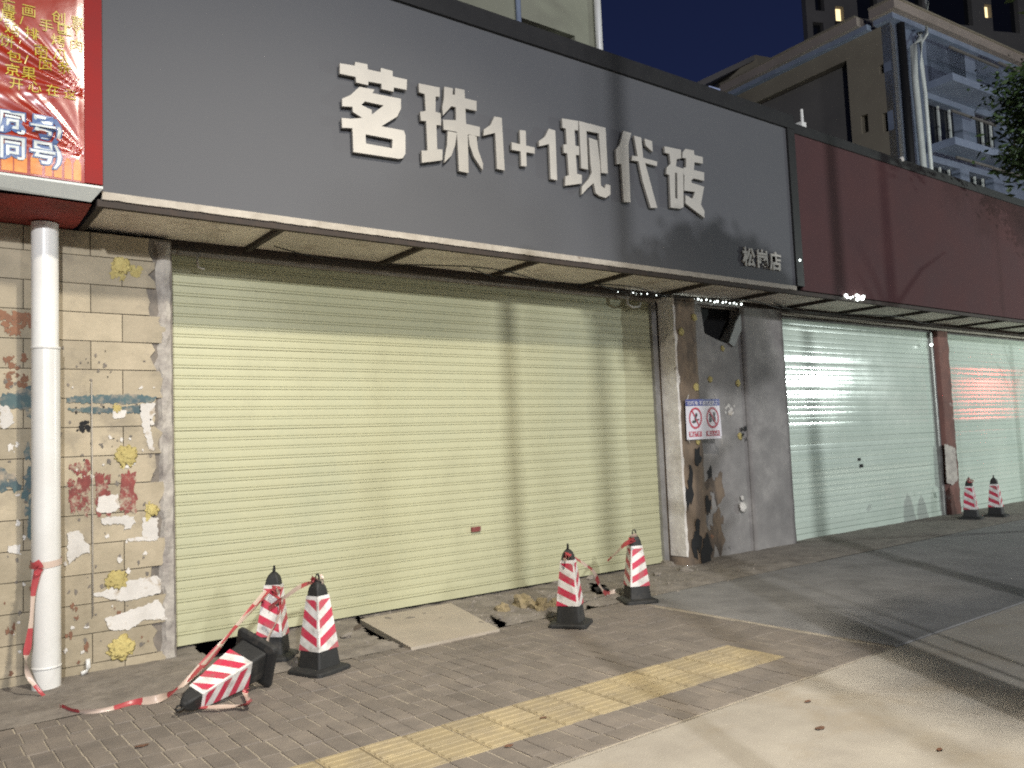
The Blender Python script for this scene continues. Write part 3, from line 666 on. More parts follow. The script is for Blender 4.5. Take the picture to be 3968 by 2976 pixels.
for nm, parts in LET:
    mbl = MB()
    for poly, holes in parts:
        cv = lambda P: [(q.x, q.z) for q in (onY(a, b_, YL) for a, b_ in P)]
        mbl.prism_y(cv(poly), YL, YL+0.028, [cv(h_) for h_ in holes])
    o = mbl.build(nm, M_letter, sg)
    o.data.materials.append(M_letter_side); recalc(o)
    for pf in o.data.polygons:
        if abs(pf.normal.y) < 0.5: pf.material_index = 1
    # studs holding the letter off the board
# text helper
def text_mesh(name, s, size, m, parent, place, extr=0.0, bold=0.0):
    """place(u, v, d) -> world position for glyph coordinates"""
    cu = bpy.data.curves.new(name, 'FONT'); cu.body = s; cu.size = size; cu.extrude = extr; cu.offset = bold; cu.resolution_u = 2
    to = bpy.data.objects.new(name, cu); COL.objects.link(to)
    dg = bpy.context.evaluated_depsgraph_get(); me = bpy.data.meshes.new_from_object(to.evaluated_get(dg))
    bpy.data.objects.remove(to)
    vs = [place(q.co.x, q.co.y, q.co.z) for q in me.vertices]; fs = [tuple(pf.vertices) for pf in me.polygons]
    bpy.data.meshes.remove(me)
    return obj(name, vs, fs, m, parent)
q0 = onY(2872, 1030, YF); q1 = onY(3018, 1052, YF)
hh = 0.215
for i, ch in enumerate('松岗店'):
    text_mesh('small_character', ch, hh*1.12, M_letter, sg, lambda u_, v_, d_, i=i: Vector((q0.x+i*0.262+u_, YF-0.022-d_, 3.565+v_)), 0.010, 0.006)

# red sign to the right
XR0 = XS1+.151
rs = empty('shop_sign', (14, YF, 3.4)); tag(rs, 'long plain maroon shop sign right of the grey sign', 'sign')
k = 0; x = XR0
while x < 21.8:
    box('sign_panel', x, 21.8, YF, YF+.03, ZS+.01, 5.40, M_redsign, rs); x = 22
box('top_frame', XR0, 21.8, YF-.02, YF+.10, 5.401, 5.53, M_blackfr, rs)
box('sign_back', XR0, 21.8, YF+.035, YF+.3, ZS+.02, 5.39, M_blackfr, rs)
tag(MB().box(9.60, 9.70, YF+.02, YF+.12, 5.55, 5.62).add(*(lambda m_: (m_.v, m_.f))(MB().tube([(9.66, YF+.05, 5.62), (9.66, YF+.05, 5.80)], .02, 8))).build('roof_bracket', M_pvc), 'short pale pipe bracket on top of the maroon sign near the grey sign', 'bracket')
p = onY(3492, 622, YF); tag(blob('small_lamp', 3492, 618, YF, 0.05, M_paper, None, 1.0, 2), 'small pale knob on the top edge of the maroon sign', 'knob')

# ---- left banner shop sign
bs = empty('banner_sign', (0.3, YF, 3.5)); tag(bs, 'red wrinkled banner sign with yellow and white characters at the left edge', 'banner')
BX1 = onY(325, 500, YF-.03).x; BX2 = XS0-0.004; BZ0 = 3.415; BZ1 = 6.2; BX0 = -1.2
def wr(x, z):
    """wrinkle depth of the stretched banner: folds fan out from the nails on its right edge"""
    y = 0.0
    for (nz_, ph, am) in ((3.60, 0.3, 1.0), (4.02, 1.2, 1.1), (4.72, 2.1, 0.8), (5.35, 0.6, 0.8)):
        dx = BX1-x+0.03; dz = z-nz_; r = math.hypot(dx, dz)
        a = math.atan2(dz, dx)
        env = math.exp(-((a-0.42)**2)/0.16)*math.exp(-r/0.42)*min(1, r/0.05)
        y += am*0.030*env*math.sin(a*26+ph*3+4*noise.noise(Vector((x*2, z*2, ph))))
    y += 0.012*noise.noise(Vector((x*1.5, 0, z*1.5)))+0.004*noise.noise(Vector((x*7, 4, z*4)))
    e = min(1, max(0, (BX1-x)/0.04)); return y*e
def by(x, z): return YF-0.045+wr(x, z)
V = []; F = []; nx, nz_ = 170, 210
for j in range(nz_+1):
    for i in range(nx+1):
        x = BX0+(BX1-BX0)*(i/nx)**0.7; z = BZ0+(BZ1-BZ0)*j/nz_; V.append((x, by(x, z), z))
for j in range(nz_):
    for i in range(nx): a = j*(nx+1)+i; F.append((a, a+1, a+nx+2, a+nx+1))
obj('banner_sheet', V, F, M_banner, bs, True)
box('banner_border', BX1+.001, BX2, YF-.05, YF+.04, 3.42, BZ1, M_banframe, bs)
box('banner_backing', BX0, BX1, YF+.0, YF+.05, 3.42, BZ1, M_banframe, bs)
# orange skyline print along the foot
for i, (a, b_, w_, h_) in enumerate(((5, 668, 45, 55), (55, 672, 50, 70), (118, 690, 45, 60), (175, 700, 26, 45), (210, 706, 30, 50), (250, 712, 28, 60), (285, 722, 30, 60))):
    q = onY(a, b_, YF-.05); q2 = onY(a+w_, b_+w_*.14, YF-.05); hz = h_/420*1.0; vs = []; fs = []; n = 8
    for j in range(n+1):
        for k in range(n+1):
            x = q.x+(q2.x-q.x)*k/n; z = BZ0+0.012+hz*j/n*(0.75+0.25*math.sin(math.pi*k/n)); 
            if x > BX1-.01: x = BX1-.01
            vs.append((x, by(x, z)-.003, z))
    for j in range(n):
        for k in range(n): a_ = j*(n+1)+k; fs.append((a_, a_+1, a_+n+2, a_+n+1))
    obj('orange_building_print', vs, fs, M_orange, bs)
def btext(s, px, py, size, m, off=.004, bold=0.0, nm='banner_character', adv=None):
    q = onY(px, py, YF-.045)
    for i, ch in enumerate(s):
        if ch == ' ': continue
        xx = q.x+i*(adv or size*1.02)
        text_mesh(nm, ch, size, m, bs, lambda u_, v_, d_, xx=xx: Vector((xx+u_, by(xx+u_, q.z+v_)-off-.004, q.z+v_)), 0, bold)
S_ = 0.090; AD = 0.112
btext('儿童画', 38-55-60, 18, S_, M_yellowtxt, adv=AD); btext('创意', 198, 82, S_, M_yellowtxt, adv=AD)
btext('展/手工', -2, 78, S_, M_yellowtxt, adv=AD*.98); btext('DIY', 218, 122, S_*.95, M_yellowtxt, adv=S_*.52)
btext('鸡排', 15, 128, S_, M_yellowtxt, adv=AD); btext('/', 128, 152, S_, M_yellowtxt); btext('烤肉', 195, 172, S_, M_yellowtxt, adv=AD)
btext('饼', -5, 172, S_, M_yellowtxt); btext('/', 65, 190, S_, M_yellowtxt); btext('南瓜', 128, 212, S_, M_yellowtxt, adv=AD)
btext('包', 24, 234, S_, M_yellowtxt); btext('/', 92, 250, S_, M_yellowtxt); btext('面条', 145, 262, S_, M_yellowtxt, adv=AD)
btext('京', 16, 286, S_, M_yellowtxt); btext('果', 80, 300, S_, M_yellowtxt)
btext('开心在这', 34, 338, S_*.92, M_yellowtxt, adv=AD*.93)
for (yy0) in (500, 600):
    for (ch, xx, dy) in (('同', -8, 0), ('号', 112, 20), (')', 208, 32)):
        btext(ch, xx, yy0+dy, 0.158, M_bluetxt, .004, 0.011)
        btext(ch, xx, yy0+dy, 0.158, M_whitetxt, .007, 0.003)
# pale ledge under the banner, sloping back
V = [(BX0, YF-.055, 3.50), (BX2+.01, YF-.055, 3.415), (BX2-.10, YF+.10, 3.315), (BX0, YF+.10, 3.345), (BX0, YF-.055, 3.52), (BX2+.01, YF-.055, 3.435), (BX2-.10, YF+.10, 3.36), (BX0, YF+.10, 3.39)]
V = [(BX0, YF-.06, 3.395), (BX2, YF-.06, 3.39), (BX2-.06, YF+.02, 3.31), (BX0, YF+.02, 3.335), (BX0, YF-.06, 3.41), (BX2, YF-.06, 3.405), (BX2, YF+.03, 3.405), (BX0, YF+.03, 3.41)]
recalc(obj('aluminium_ledge', V, [(0, 1, 2, 3), (4, 5, 6, 7), (0, 1, 5, 4), (1, 2, 6, 5), (2, 3, 7, 6), (3, 0, 4, 7)], M_alu, bs))
rsf = empty('red_soffit', (0, -.5, 3.3)); 
V = []; F = []; nx = 24; ny = 12
for j in range(ny+1):
    for i in range(nx+1):
        x = -1.2+(1.12+1.2)*i/nx; y = -0.97+0.80*j/ny; V.append((x, y, 3.30-0.03*math.sin(math.pi*j/ny)+0.015*noise.noise(Vector((x*5, y*5, 0)))))
for j in range(ny):
    for i in range(nx): a = j*(nx+1)+i; F.append((a, a+1, a+nx+2, a+nx+1))
bpy.data.objects.remove(rsf)
tag(obj('cloth_soffit', V, F, M_redsoffit, None, True), 'dark red cloth stretched under the canopy left of the rusty bars', 'cloth')
tag(box('rear_beam', -1.2, 1.149, -0.20, -0.12, 3.20, 3.29, M_rust), 'dark beam above the tiled wall behind the red cloth', 'beam')

# ---- string lights
sl = empty('string_lights', (8, -0.14, 3.25)); tag(sl, 'string of tiny white lights along the rear edge of the canopy above the dirty column', 'string lights')
bm_ = bmesh.new(); bmesh.ops.create_icosphere(bm_, subdivisions=1, radius=0.011); bme = bpy.data.meshes.new('bulb'); bm_.to_mesh(bme); bm_.free(); bme.materials.append(M_bulb)
a0 = onY(2320, 1118, -.16); a1 = onY(2870, 1172, -.16); pts = []
for k in range(34):
    t = k/33; p = a0.lerp(a1, t)+Vector((0, random.uniform(-.015, .015), random.uniform(-.012, .012)-.02)); pts.append(p)
    if random.random() < (0.45 if t < .4 else 1):
        o = bpy.data.objects.new('bulb', bme); link(o, sl); o.location = p-Vector(sl.location); o.scale = [random.uniform(.5, 1.0) if t < .5 else random.uniform(.8, 1.3)]*3
MB().tube(pts, .004, 4).build('string_wire', M_blackfr, sl)
cl = empty('light_cluster', onY(3300, 1150, YF)); tag(cl, 'bunch of bright bulbs under the lower edge of the maroon sign', 'string lights')
for (a, b_, s_) in ((3278, 1145, 2.2), (3284, 1152, 1.6), (3296, 1154, 1.4), (3320, 1145, 2.0), (3326, 1148, 1.8), (3323, 1160, 2.2), (3338, 1155, 2.4), (3345, 1150, 2.2), (3343, 1158, 2.0), (3305, 1150, 1.0)):
    o = bpy.data.objects.new('bulb', bme); link(o, cl); o.location = onY(a, b_, YF-.03)-Vector(cl.location); o.scale = (s_, s_, s_)
for (a, b_, yy, s_, lb) in ((2737, 1090, YF+.05, 1.8, 'single tiny white light on the rusty front beam'), (3099, 1008, YF-.03, 1.4, 'single tiny white light on the black divider between the two signs'), (2993, 1281, -.1, 1.3, 'single tiny white light at the upper left corner of the mint shutter'), (3609, 1336, -.15, 2.4, 'single white light at the top of the reddish pier')):
    o = bpy.data.objects.new('bulb', bme); link(o); o.location = onY(a, b_, yy); o.scale = (s_, s_, s_); tag(o, lb, 'light')

# ================================================================== POSTER
po = empty('warning_poster', onY(2725, 1620, -.36)); tag(po, 'white warning poster with blue header and two red prohibition circles on the dirty column', 'poster')
YP = -0.355
c00 = onY(2662, 1705, YP); c10 = onY(2796, 1698, YP); c01 = onY(2655, 1548, YP); c11 = onY(2788, 1546, YP)
def pp(u_, v_, d_=0.0):
    p = (c00*(1-u_)+c10*u_)*(1-v_)+(c01*(1-u_)+c11*u_)*v_
    return Vector((p.x, YP+0.010*math.sin(u_*4)*math.cos(v_*3)-d_, p.z))
def patch(name, u0, u1, v0, v1, d, m, n=6):
    vs = []; fs = []
    for j in range(n+1):
        for i in range(n+1): vs.append(pp(u0+(u1-u0)*i/n, v0+(v1-v0)*j/n, d))
    for j in range(n):
        for i in range(n): a = j*(n+1)+i; fs.append((a, a+1, a+n+2, a+n+1))
    return obj(name, vs, fs, m, po)
patch('poster_sheet', 0, 1, 0, 1, 0, M_poster, 10)
patch('poster_header', 0.0, 1, .835, 1.0, .003, M_blue, 8)
for (cu_, fn) in ((.265, 0), (.765, 1)):
    vs = []; fs = []; n = 36; cv_ = .53; ru, rv = .185, .27
    for k in range(n):
        a = 2*math.pi*k/n
        for q in (1, .80): vs.append(pp(cu_+ru*q*math.cos(a), cv_+rv*q*math.sin(a), .003))
    for k in range(n): fs.append((2*k, 2*((k+1) % n), 2*((k+1) % n)+1, 2*k+1))
    b0 = len(vs); a = R_(128); 
    for s_, t_ in ((-1, -1), (1, -1), (1, 1), (-1, 1)):
        du = .9*math.cos(a)*s_+.085*math.sin(a)*t_; dv = .9*math.sin(a)*s_-.085*math.cos(a)*t_
        vs.append(pp(cu_+ru*du*.98, cv_+rv*dv*.98, .005))
    fs.append((b0, b0+1, b0+2, b0+3)); obj('prohibition_ring', vs, fs, M_pred, po)
    # little figure(s)
    def disk(cx_, cy_, r1, r2): 
        P = [pp(cu_+cx_+r1*math.cos(2*math.pi*k/14), cv_+cy_+r2*math.sin(2*math.pi*k/14), .004) for k in range(14)]; return P
    vs = []; fs = []
    for (x_, y_, r1, r2) in (((.02, .08, .035, .05), (.0, -.02, .03, .09), (-.05, -.09, .05, .035), (.06, -.04, .05, .02)) if fn == 0 else ((.05, .09, .035, .055), (.04, -.03, .05, .075), (-.07, .06, .03, .05), (-.07, -.05, .04, .075))):
        b0 = len(vs); vs += disk(x_, y_, r1, r2); fs.append(tuple(range(b0, b0+14)))
    obj('pictogram_figure', vs, fs, M_blackprint, po)
for (u0, s_) in ((.07, '禁止攀爬'), (.57, '禁止入内')):
    patch('red_label', u0, u0+.37, .07, .20, .003, M_pred, 4)
    text_mesh('label_text', s_, 1, M_poster, po, lambda a, b_, d_, u0=u0: pp(u0+.02+a*.082, .095+b_*.11, .006), 0, .02)
text_mesh('header_text', '已断电 不准在此施工', 1, M_poster, po, lambda a, b_, d_: pp(.04+a*.097, .868+b_*.105, .006), 0, .02)
for (u_, v_, x2, y2) in ((0.02, .93, 2668, 1530), (.97, .9, 2768, 1528), (.03, .02, 2672, 1715), (.98, .05, 2798, 1722)):
    a = pp(u_, v_, .004); b_ = onY(x2, y2, -.32); MB().tube([a, b_], .006, 5).build('tie_string', M_paper, po)

# ================================================================== TRAFFIC CONES
def rsq(h, r=0.28, n=4):
    """rounded square outline, half width h"""
    P = []
    for c in range(4):
        for k in range(n+1):
            a = math.pi/2*c+math.pi/2*k/n; cx_ = h*(1-r)*(1 if c in (0, 3) else -1); cy_ = h*(1-r)*(1 if c in (0, 1) else -1)
            P.append((cx_+h*r*math.cos(a), cy_+h*r*math.sin(a)))
    return P
def loft(levels, capb=False, capt=True):
    v = []; f = []; n = len(levels[0][0])
    for P, z in levels: v += [(x, y, z) for x, y in P]
    for i in range(len(levels)-1):
        for k in range(n): f.append((i*n+k, i*n+(k+1) % n, (i+1)*n+(k+1) % n, (i+1)*n+k))
    if capb: f.append(tuple(range(n-1, -1, -1)))
    if capt: f.append(tuple((len(levels)-1)*n+k for k in range(n)))
    return v, f
def body_half(z): return 0.112-0.062*min(1, z/0.56)
CONE_ME = {}
def cone_parts():
    me = {}
    def mk(nm, v, f, m, smooth=False):
        d = bpy.data.meshes.new(nm); d.from_pydata(v, [], f); d.materials.append(m)
        if smooth:
            for p_ in d.polygons: p_.use_smooth = True
        return d
    v, f = loft([(rsq(.165, .22), 0.0), (rsq(.165, .22), .018), (rsq(.156, .22), .028), (rsq(.122, .2), .040)], True); me['cone_base'] = mk('cone_base', v, f, M_black)
    L = [(rsq(body_half(z), .18), z) for z in (.040, .10, .20, .35, .5, .56)]
    L += [(rsq(.046, .3), .585), (rsq(.036, .5), .61), (rsq(.022, .8), .628), (rsq(.010, .9), .635)]
    v, f = loft(L, True); me['cone_body'] = mk('cone_body', v, f, M_black)
    mt = MB(); mt.tube([(-.014, 0, .63), (-.017, 0, .655), (-.008, 0, .675), (.008, 0, .675), (.017, 0, .655), (.014, 0, .63)], .007, 6); me['cone_loop'] = mk('cone_loop', mt.v, mt.f, M_black, True)
    z0_, z1_ = .155, .530; n = 10; v = []; f = []; uv = []
    for s_ in range(4):
        b0 = len(v); 
        for j in range(2):
            z = z0_ if j == 0 else z1_; h_ = body_half(z)+.003
            c = [(h_, h_), (-h_, h_), (-h_, -h_), (h_, -h_)]
            A, B = c[s_], c[(s_+1) % 4]
            for k in range(n+1):
                t = k/n; v.append((A[0]+(B[0]-A[0])*t, A[1]+(B[1]-A[1])*t, z))
        for k in range(n):
            f.append((b0+k, b0+k+1, b0+n+2+k, b0+n+1+k))
            ts = [k/n, (k+1)/n, (k+1)/n, k/n]; vs_ = [0, 0, 1, 1]
            for t, w_ in zip(ts, vs_): uv.append((t if s_ % 2 == 0 else 1-t, w_))
    d = mk('striped_sleeve', v, f, M_cone); ul = d.uv_layers.new(name='UVMap')
    for i, q in enumerate(uv): ul.data[i].uv = q
    me['striped_sleeve'] = d
    return me
CM = cone_parts()
def cone(px, py, rz, label, sleeve_dz=0.0, tilt=(0, 0), z=None):
    p = onZ(px, py, 0.02); t = empty('traffic_cone', (p.x, p.y, apron_z(p.x, p.y) if p.y > Y_APR else 0.002), rz)
    t.rotation_euler = (tilt[0], tilt[1], rz)
    tag(t, label, 'traffic cone', 'striped traffic cones along the shop fronts')
    for k_, d in CM.items():
        o = bpy.data.objects.new(k_, d); link(o, t); 
        if k_ == 'striped_sleeve': o.location.z = sleeve_dz
    return t
def az(px): return YAW+math.atan((px-CW/2)/FPX)
# corner towards the camera: rotate so that one corner (at 45 deg) faces it
def face(px, extra=0.0): return R_(45)-az(px)+extra   # extra > 0 turns the near ridge to the right
cone(1055, 2548, face(1055, R_(28)), 'black cone with slumped sleeve behind the fallen cone, tape round its head', 0.01, (0.03, 0.04))
cone(1238, 2588, face(1238, 0), 'upright cone with red chevrons right of the fallen cone, corner facing forward')
cone(2212, 2412, face(2212, R_(33)), 'upright cone by the broken rubble, red bars slanting down to the right', 0.015, (0, 0.02))
cone(2470, 2322, face(2470, R_(-24)), 'upright cone nearest the dirty column, with tape knot on its head')
cone(3765, 2010, face(3765, R_(38)), 'left one of the two far cones before the right mint shutter')
cone(3862, 2000, face(3862, R_(34)), 'right one of the two far cones, its sleeve torn and dirty')
# fallen cone: lies on one face, tip to the left and towards the camera
tipw = onZ(735, 2740, 0.03); basew = onZ(1060, 2640, 0.10)
FROLL = -24
fc = empty('traffic_cone', (0, 0, 0)); tag(fc, 'fallen cone lying on its side with its base tipped up, red chevrons upward', 'traffic cone', 'striped traffic cones along the shop fronts')
for k_, d in CM.items(): link(bpy.data.objects.new(k_, d), fc)
pa = onZ(755, 2702, 0.085); pb = onZ(925, 2600, 0.150)      # centres of the two ends of its sleeve
ax = (pa-pb); ax.z = 0; ax.normalize(); tilt_ = R_(13); ax = (ax*math.cos(tilt_)+Vector((0, 0, -1))*math.sin(tilt_)).normalized()
side = Vector((0, 0, 1)).cross(ax).normalized(); up2 = ax.cross(side).normalized()
roll_ = R_(FROLL); Xl = side*math.cos(roll_)+up2*math.sin(roll_); Yl = -side*math.sin(roll_)+up2*math.cos(roll_)
orig = (pa+pb)/2-ax*0.345
orig.z = 0.165*(abs(math.cos(roll_))+abs(math.sin(roll_))*0.8)*math.cos(tilt_)+0.004
fc.matrix_world = Matrix(((Xl.x, Yl.x, ax.x, orig.x), (Xl.y, Yl.y, ax.y, orig.y), (Xl.z, Yl.z, ax.z, orig.z), (0, 0, 0, 1)))

# ================================================================== BARRIER TAPE
def ribbon(name, pts, width, label, tw_=3.0, twist0=0.4, parent=None, flatten=False, seed=0, sag=0.0):
    """smooth ribbon through world points, twisting along its length"""
    P = [Vector(p) for p in pts]; Q = []
    for i in range(len(P)-1):
        p0 = P[max(i-1, 0)]; p1 = P[i]; p2 = P[i+1]; p3 = P[min(i+2, len(P)-1)]
        for k in range(10):
            t = k/10; Q.append(0.5*((2*p1)+(-p0+p2)*t+(2*p0-5*p1+4*p2-p3)*t*t+(-p0+3*p1-3*p2+p3)*t**3))
    Q.append(P[-1]); V = []; F = []; UV = []; s = 0
    Ls = [0]
    for i in range(1, len(Q)): s += (Q[i]-Q[i-1]).length; Ls.append(s)
    for i, q in enumerate(Q):
        t = (Q[min(i+1, len(Q)-1)]-Q[max(i-1, 0)]).normalized()
        a = t.cross(Vector((0, 0, 1))); a = a.normalized() if a.length > 1e-3 else Vector((1, 0, 0)); b = t.cross(a)
        ang = twist0+tw_*math.sin(Ls[i]*1.9+seed)+1.2*noise.noise(Vector((Ls[i]*3, seed, 0)))
        if flatten: ang = 0.25*noise.noise(Vector((Ls[i]*4, seed, 0)))
        wv = (a*math.cos(ang)+b*math.sin(ang))*width/2*(0.75+0.25*math.sin(Ls[i]*11+seed)); cv_ = t.cross(wv).normalized()*width*0.12
        V += [q-wv, q+cv_, q+wv]
    for i in range(len(Q)-1):
        for k in range(2):
            a = i*3+k; F.append((a, a+1, a+4, a+3)); UV += [(Ls[i], k/2), (Ls[i], (k+1)/2), (Ls[i+1], (k+1)/2), (Ls[i+1], k/2)]
    o = obj(name, V, F, M_tape, parent, True); ul = o.data.uv_layers.new(name='UVMap')
    for i, q in enumerate(UV): ul.data[i].uv = q
    if label: tag(o, label, 'barrier tape')
    return o
zr = onY(203, 2185, -.6).z
ring = [(PX+(PR+.004)*math.cos(a), PY+(PR+.004)*math.sin(a), zr+.012*math.sin(a*2)) for a in [2*math.pi*k/12 for k in range(13)]]
pt = empty('barrier_tape', (PX, PY, zr)); tag(pt, 'red and white tape tied round the white drain pipe, its end hanging down', 'barrier tape')
def rib_flatring():
    V = []; F = []; UV = []; n = 48
    for k in range(n+1):
        a = 2*math.pi*k/n; r = PR+.005; z = zr+.012*math.sin(a+.6)
        V += [(PX+r*math.cos(a), PY+r*math.sin(a), z-.022), (PX+r*math.cos(a), PY+r*math.sin(a), z+.022)]
    for k in range(n): F.append((2*k, 2*k+2, 2*k+3, 2*k+1)); UV += [(k/n*.7+.1, 0), ((k+1)/n*.7+.1, 0), ((k+1)/n*.7+.1, 1), (k/n*.7+.1, 1)]
    o = obj('tape_loop', V, F, M_tape, pt); ul = o.data.uv_layers.new(name='UVMap')
    for i, q in enumerate(UV): ul.data[i].uv = q
rib_flatring()
ribbon('tape_knot', [onY(150, 2190, -.56), onY(135, 2205, -.56), onY(142, 2225, -.56), onY(155, 2200, -.56), onY(138, 2175, -.56)], .045, None, 2, 0, pt)
ribbon('tape_end', [onY(147, 2210, -.56), onY(130, 2290, -.55), onY(122, 2400, -.55), onY(112, 2480, -.56), onY(100, 2560, -.58), onY(112, 2620, -.62), onY(155, 2680, -.66), onY(200, 2722, -.72), onZ(230, 2745, .02)], .05, None, .35, 1.3, pt, seed=2)
ribbon('barrier_tape', [onZ(235, 2745, .015), onZ(300, 2758, .012), onZ(400, 2752, .012), onZ(520, 2722, .014), onZ(620, 2705, .03), onY(700, 2660, -1.15), onY(800, 2560, -1.1), onY(900, 2445, -1.05), onY(1000, 2330, -.98), onY(1035, 2290, -.94)], .05,
       'red and white tape rising from the ground to the slumped cone', .5, .9, seed=1)
ribbon('barrier_tape', [onY(1045, 2285, -.98), onY(1000, 2340, -1.05), onY(930, 2410, -1.12), onY(870, 2480, -1.18), onY(800, 2560, -1.28), onY(730, 2640, -1.4)], .045,
       'slack second strand of tape crossing above the fallen cone', .6, .3, seed=5)
ribbon('barrier_tape', [onY(1040, 2360, -1.0), onY(1075, 2330, -1.1), onY(1110, 2310, -1.2), onY(1160, 2275, -1.3), onY(1215, 2255, -1.40)], .05,
       'short tape strand strung between the heads of the two left cones', .5, 1.2, seed=3)
ribbon('barrier_tape', [onZ(700, 2745, .02), onZ(770, 2742, .025), onZ(850, 2738, .03), onZ(920, 2735, .02), onZ(965, 2722, .05), onZ(950, 2690, .03), onZ(955, 2665, .06)], .05,
       'red and white tape lying on the pavers in front of the fallen cone', .4, .5, seed=4)
ribbon('barrier_tape', [onY(1060, 2300, -.95), onY(1085, 2330, -.97), onY(1075, 2400, -1.0), onY(1040, 2470, -1.02), onY(1030, 2540, -1.05)], .035,
       'loose tape tail hanging down the slumped cone behind the fallen cone', .8, .3, seed=9)
ribbon('barrier_tape', [onY(2225, 2160, -1.6), onY(2262, 2185, -1.5), onY(2300, 2215, -1.3), onY(2325, 2270, -1.1), onZ(2350, 2300, .04), onZ(2385, 2290, .04)], .05,
       'tape sagging from the head of the cone by the rubble down to the ground', .6, 1.2, seed=6)
ribbon('barrier_tape', [onY(2460, 2090, -1.4), onY(2420, 2110, -1.3), onY(2385, 2145, -1.15), onY(2355, 2172, -1.0)], .045,
       'short tape end flying left from the head of the cone nearest the dirty column', .6, 1.2, seed=7)
for (a, b_, yy, sd, lb) in ((1228, 2245, -1.41, 1, 'crumpled tape knot on the head of the chevron cone'), (1075, 2285, -.95, 2, 'crumpled tape knot on the head of the slumped cone'), (2460, 2082, -1.45, 3, 'crumpled tape knot on the head of the cone nearest the dirty column'), (2192, 2158, -1.66, 4, 'crumpled tape knot on the head of the cone by the rubble'), (3760, 1862, -.97, 5, 'crumpled tape knot on the left far cone')):
    c = onY(a, b_, yy); random.seed(sd); pts = [c+Vector((random.uniform(-.04, .04), random.uniform(-.04, .04), random.uniform(-.03, .035))) for _ in range(9)]
    ribbon('tape_knot', pts, .035, lb, 2, 0, seed=sd)

# ================================================================== RUBBLE AND SLAB
sp = [onZ(a, b_, 0.045) for a, b_ in ((1395, 2395), (1745, 2330), (1935, 2425), (1592, 2497))]
V = [(q.x, q.y, z) for q, z in zip(sp, (.034, .030, .020, .022))]; 
V = V+[(x, y, z-.045) for x, y, z in V]
slab = recalc(obj('loose_slab', V, [(0, 1, 2, 3), (7, 6, 5, 4), (0, 4, 5, 1), (1, 5, 6, 2), (2, 6, 7, 3), (3, 7, 4, 0)], M_slab))
tag(slab, 'loose pale concrete slab lying askew before the cream shutter between the cones', 'slab')
def rock(px, py, r, sc_, m, label, group=None, nm='rubble_rock', zz=0.03):
    c = onZ(px, py, zz); b = bmesh.new(); bmesh.ops.create_icosphere(b, subdivisions=3, radius=1); s_ = random.random()*90
    for q in b.verts:
        d = q.co.normalized(); k = 1+0.55*noise.noise(d*1.4+Vector((s_, 0, 0)))+0.2*noise.noise(d*4+Vector((s_, 0, 0)))
        q.co = Vector((d.x*sc_[0]*k*r, d.y*sc_[1]*k*r, d.z*sc_[2]*k*r))
    me = bpy.data.meshes.new(nm); b.to_mesh(me); b.free(); me.materials.append(m); o = bpy.data.objects.new(nm, me); COL.objects.link(o)
    o.location = c; o.rotation_euler = (random.uniform(-.2, .2), random.uniform(-.2, .2), random.uniform(0, 3)); tag(o, label, 'rock', group); return o
random.seed(11)
rock(1945, 2362, .075, (1, .8, .9), M_rock, 'round tan rock at the right corner of the loose slab')
rock(2035, 2345, .13, (1.2, .6, .7), M_rock, 'long tan broken rock left of the cone by the rubble')
rock(2100, 2352, .10, (1.1, .7, .8), M_rock, 'dark tan rock touching the cone by the rubble')
rock(2150, 2340, .07, (1, .8, .7), M_rock, 'small tan rock just behind the cone by the rubble')
rock(2330, 2285, .07, (1, .7, .5), M_dirt, 'dark lump of soil between the two right cones')
rock(2290, 2240, .06, (1, .7, .6), M_apron, 'grey lump of concrete before the shutter between the two right cones')
rock(2590, 2188, .09, (1.2, .6, .5), M_apron, 'grey concrete lump at the foot of the dirty column')
rock(2655, 2208, .08, (1, .8, .5), M_apron, 'pale concrete lump right below the dirty column corner')
rock(2545, 2225, .05, (1, .8, .5), M_apron, 'small grey lump beside the cone nearest the dirty column')
rock(2150, 2258, .035, (1, .8, .5), M_apron, 'tiny grey lump by the shutter foot left of the right cones')
rock(1340, 2462, .05, (1, .8, .4), M_apron, 'grey lump of broken concrete left of the loose slab')
rock(1290, 2478, .04, (1, .8, .4), M_apron, 'small grey lump right of the chevron cone')
rock(1385, 2430, .05, (1, .5, .3), M_trunk, 'dark splintered piece at the left edge of the loose slab')
random.seed(5); mbr = MB()
for i in range(520):
    x = random.uniform(2.2, 8.4); y = random.uniform(-1.3, -0.05); r = random.choice([.006, .008, .012, .02])
    if random.random() < .5: x = random.gauss(5.0, .7)
    if any(inside(x, y, H) for H in HOLES) or inside(x, y, [(q.x, q.y) for q in sp]): continue
    z = apron_z(x, y); s_ = [random.uniform(.6, 1.3)*r for _ in range(6)]
    mbr.add([(x+s_[0], y, z), (x, y+s_[1], z), (x-s_[2], y, z), (x, y-s_[3], z), (x, y, z+s_[4])], [(0, 1, 4), (1, 2, 4), (2, 3, 4), (3, 0, 4)])
tag(mbr.build('rubble_grit', M_apron), 'loose concrete grit and crumbs scattered over the rough strip before the shutters', 'rubble', kind='stuff')
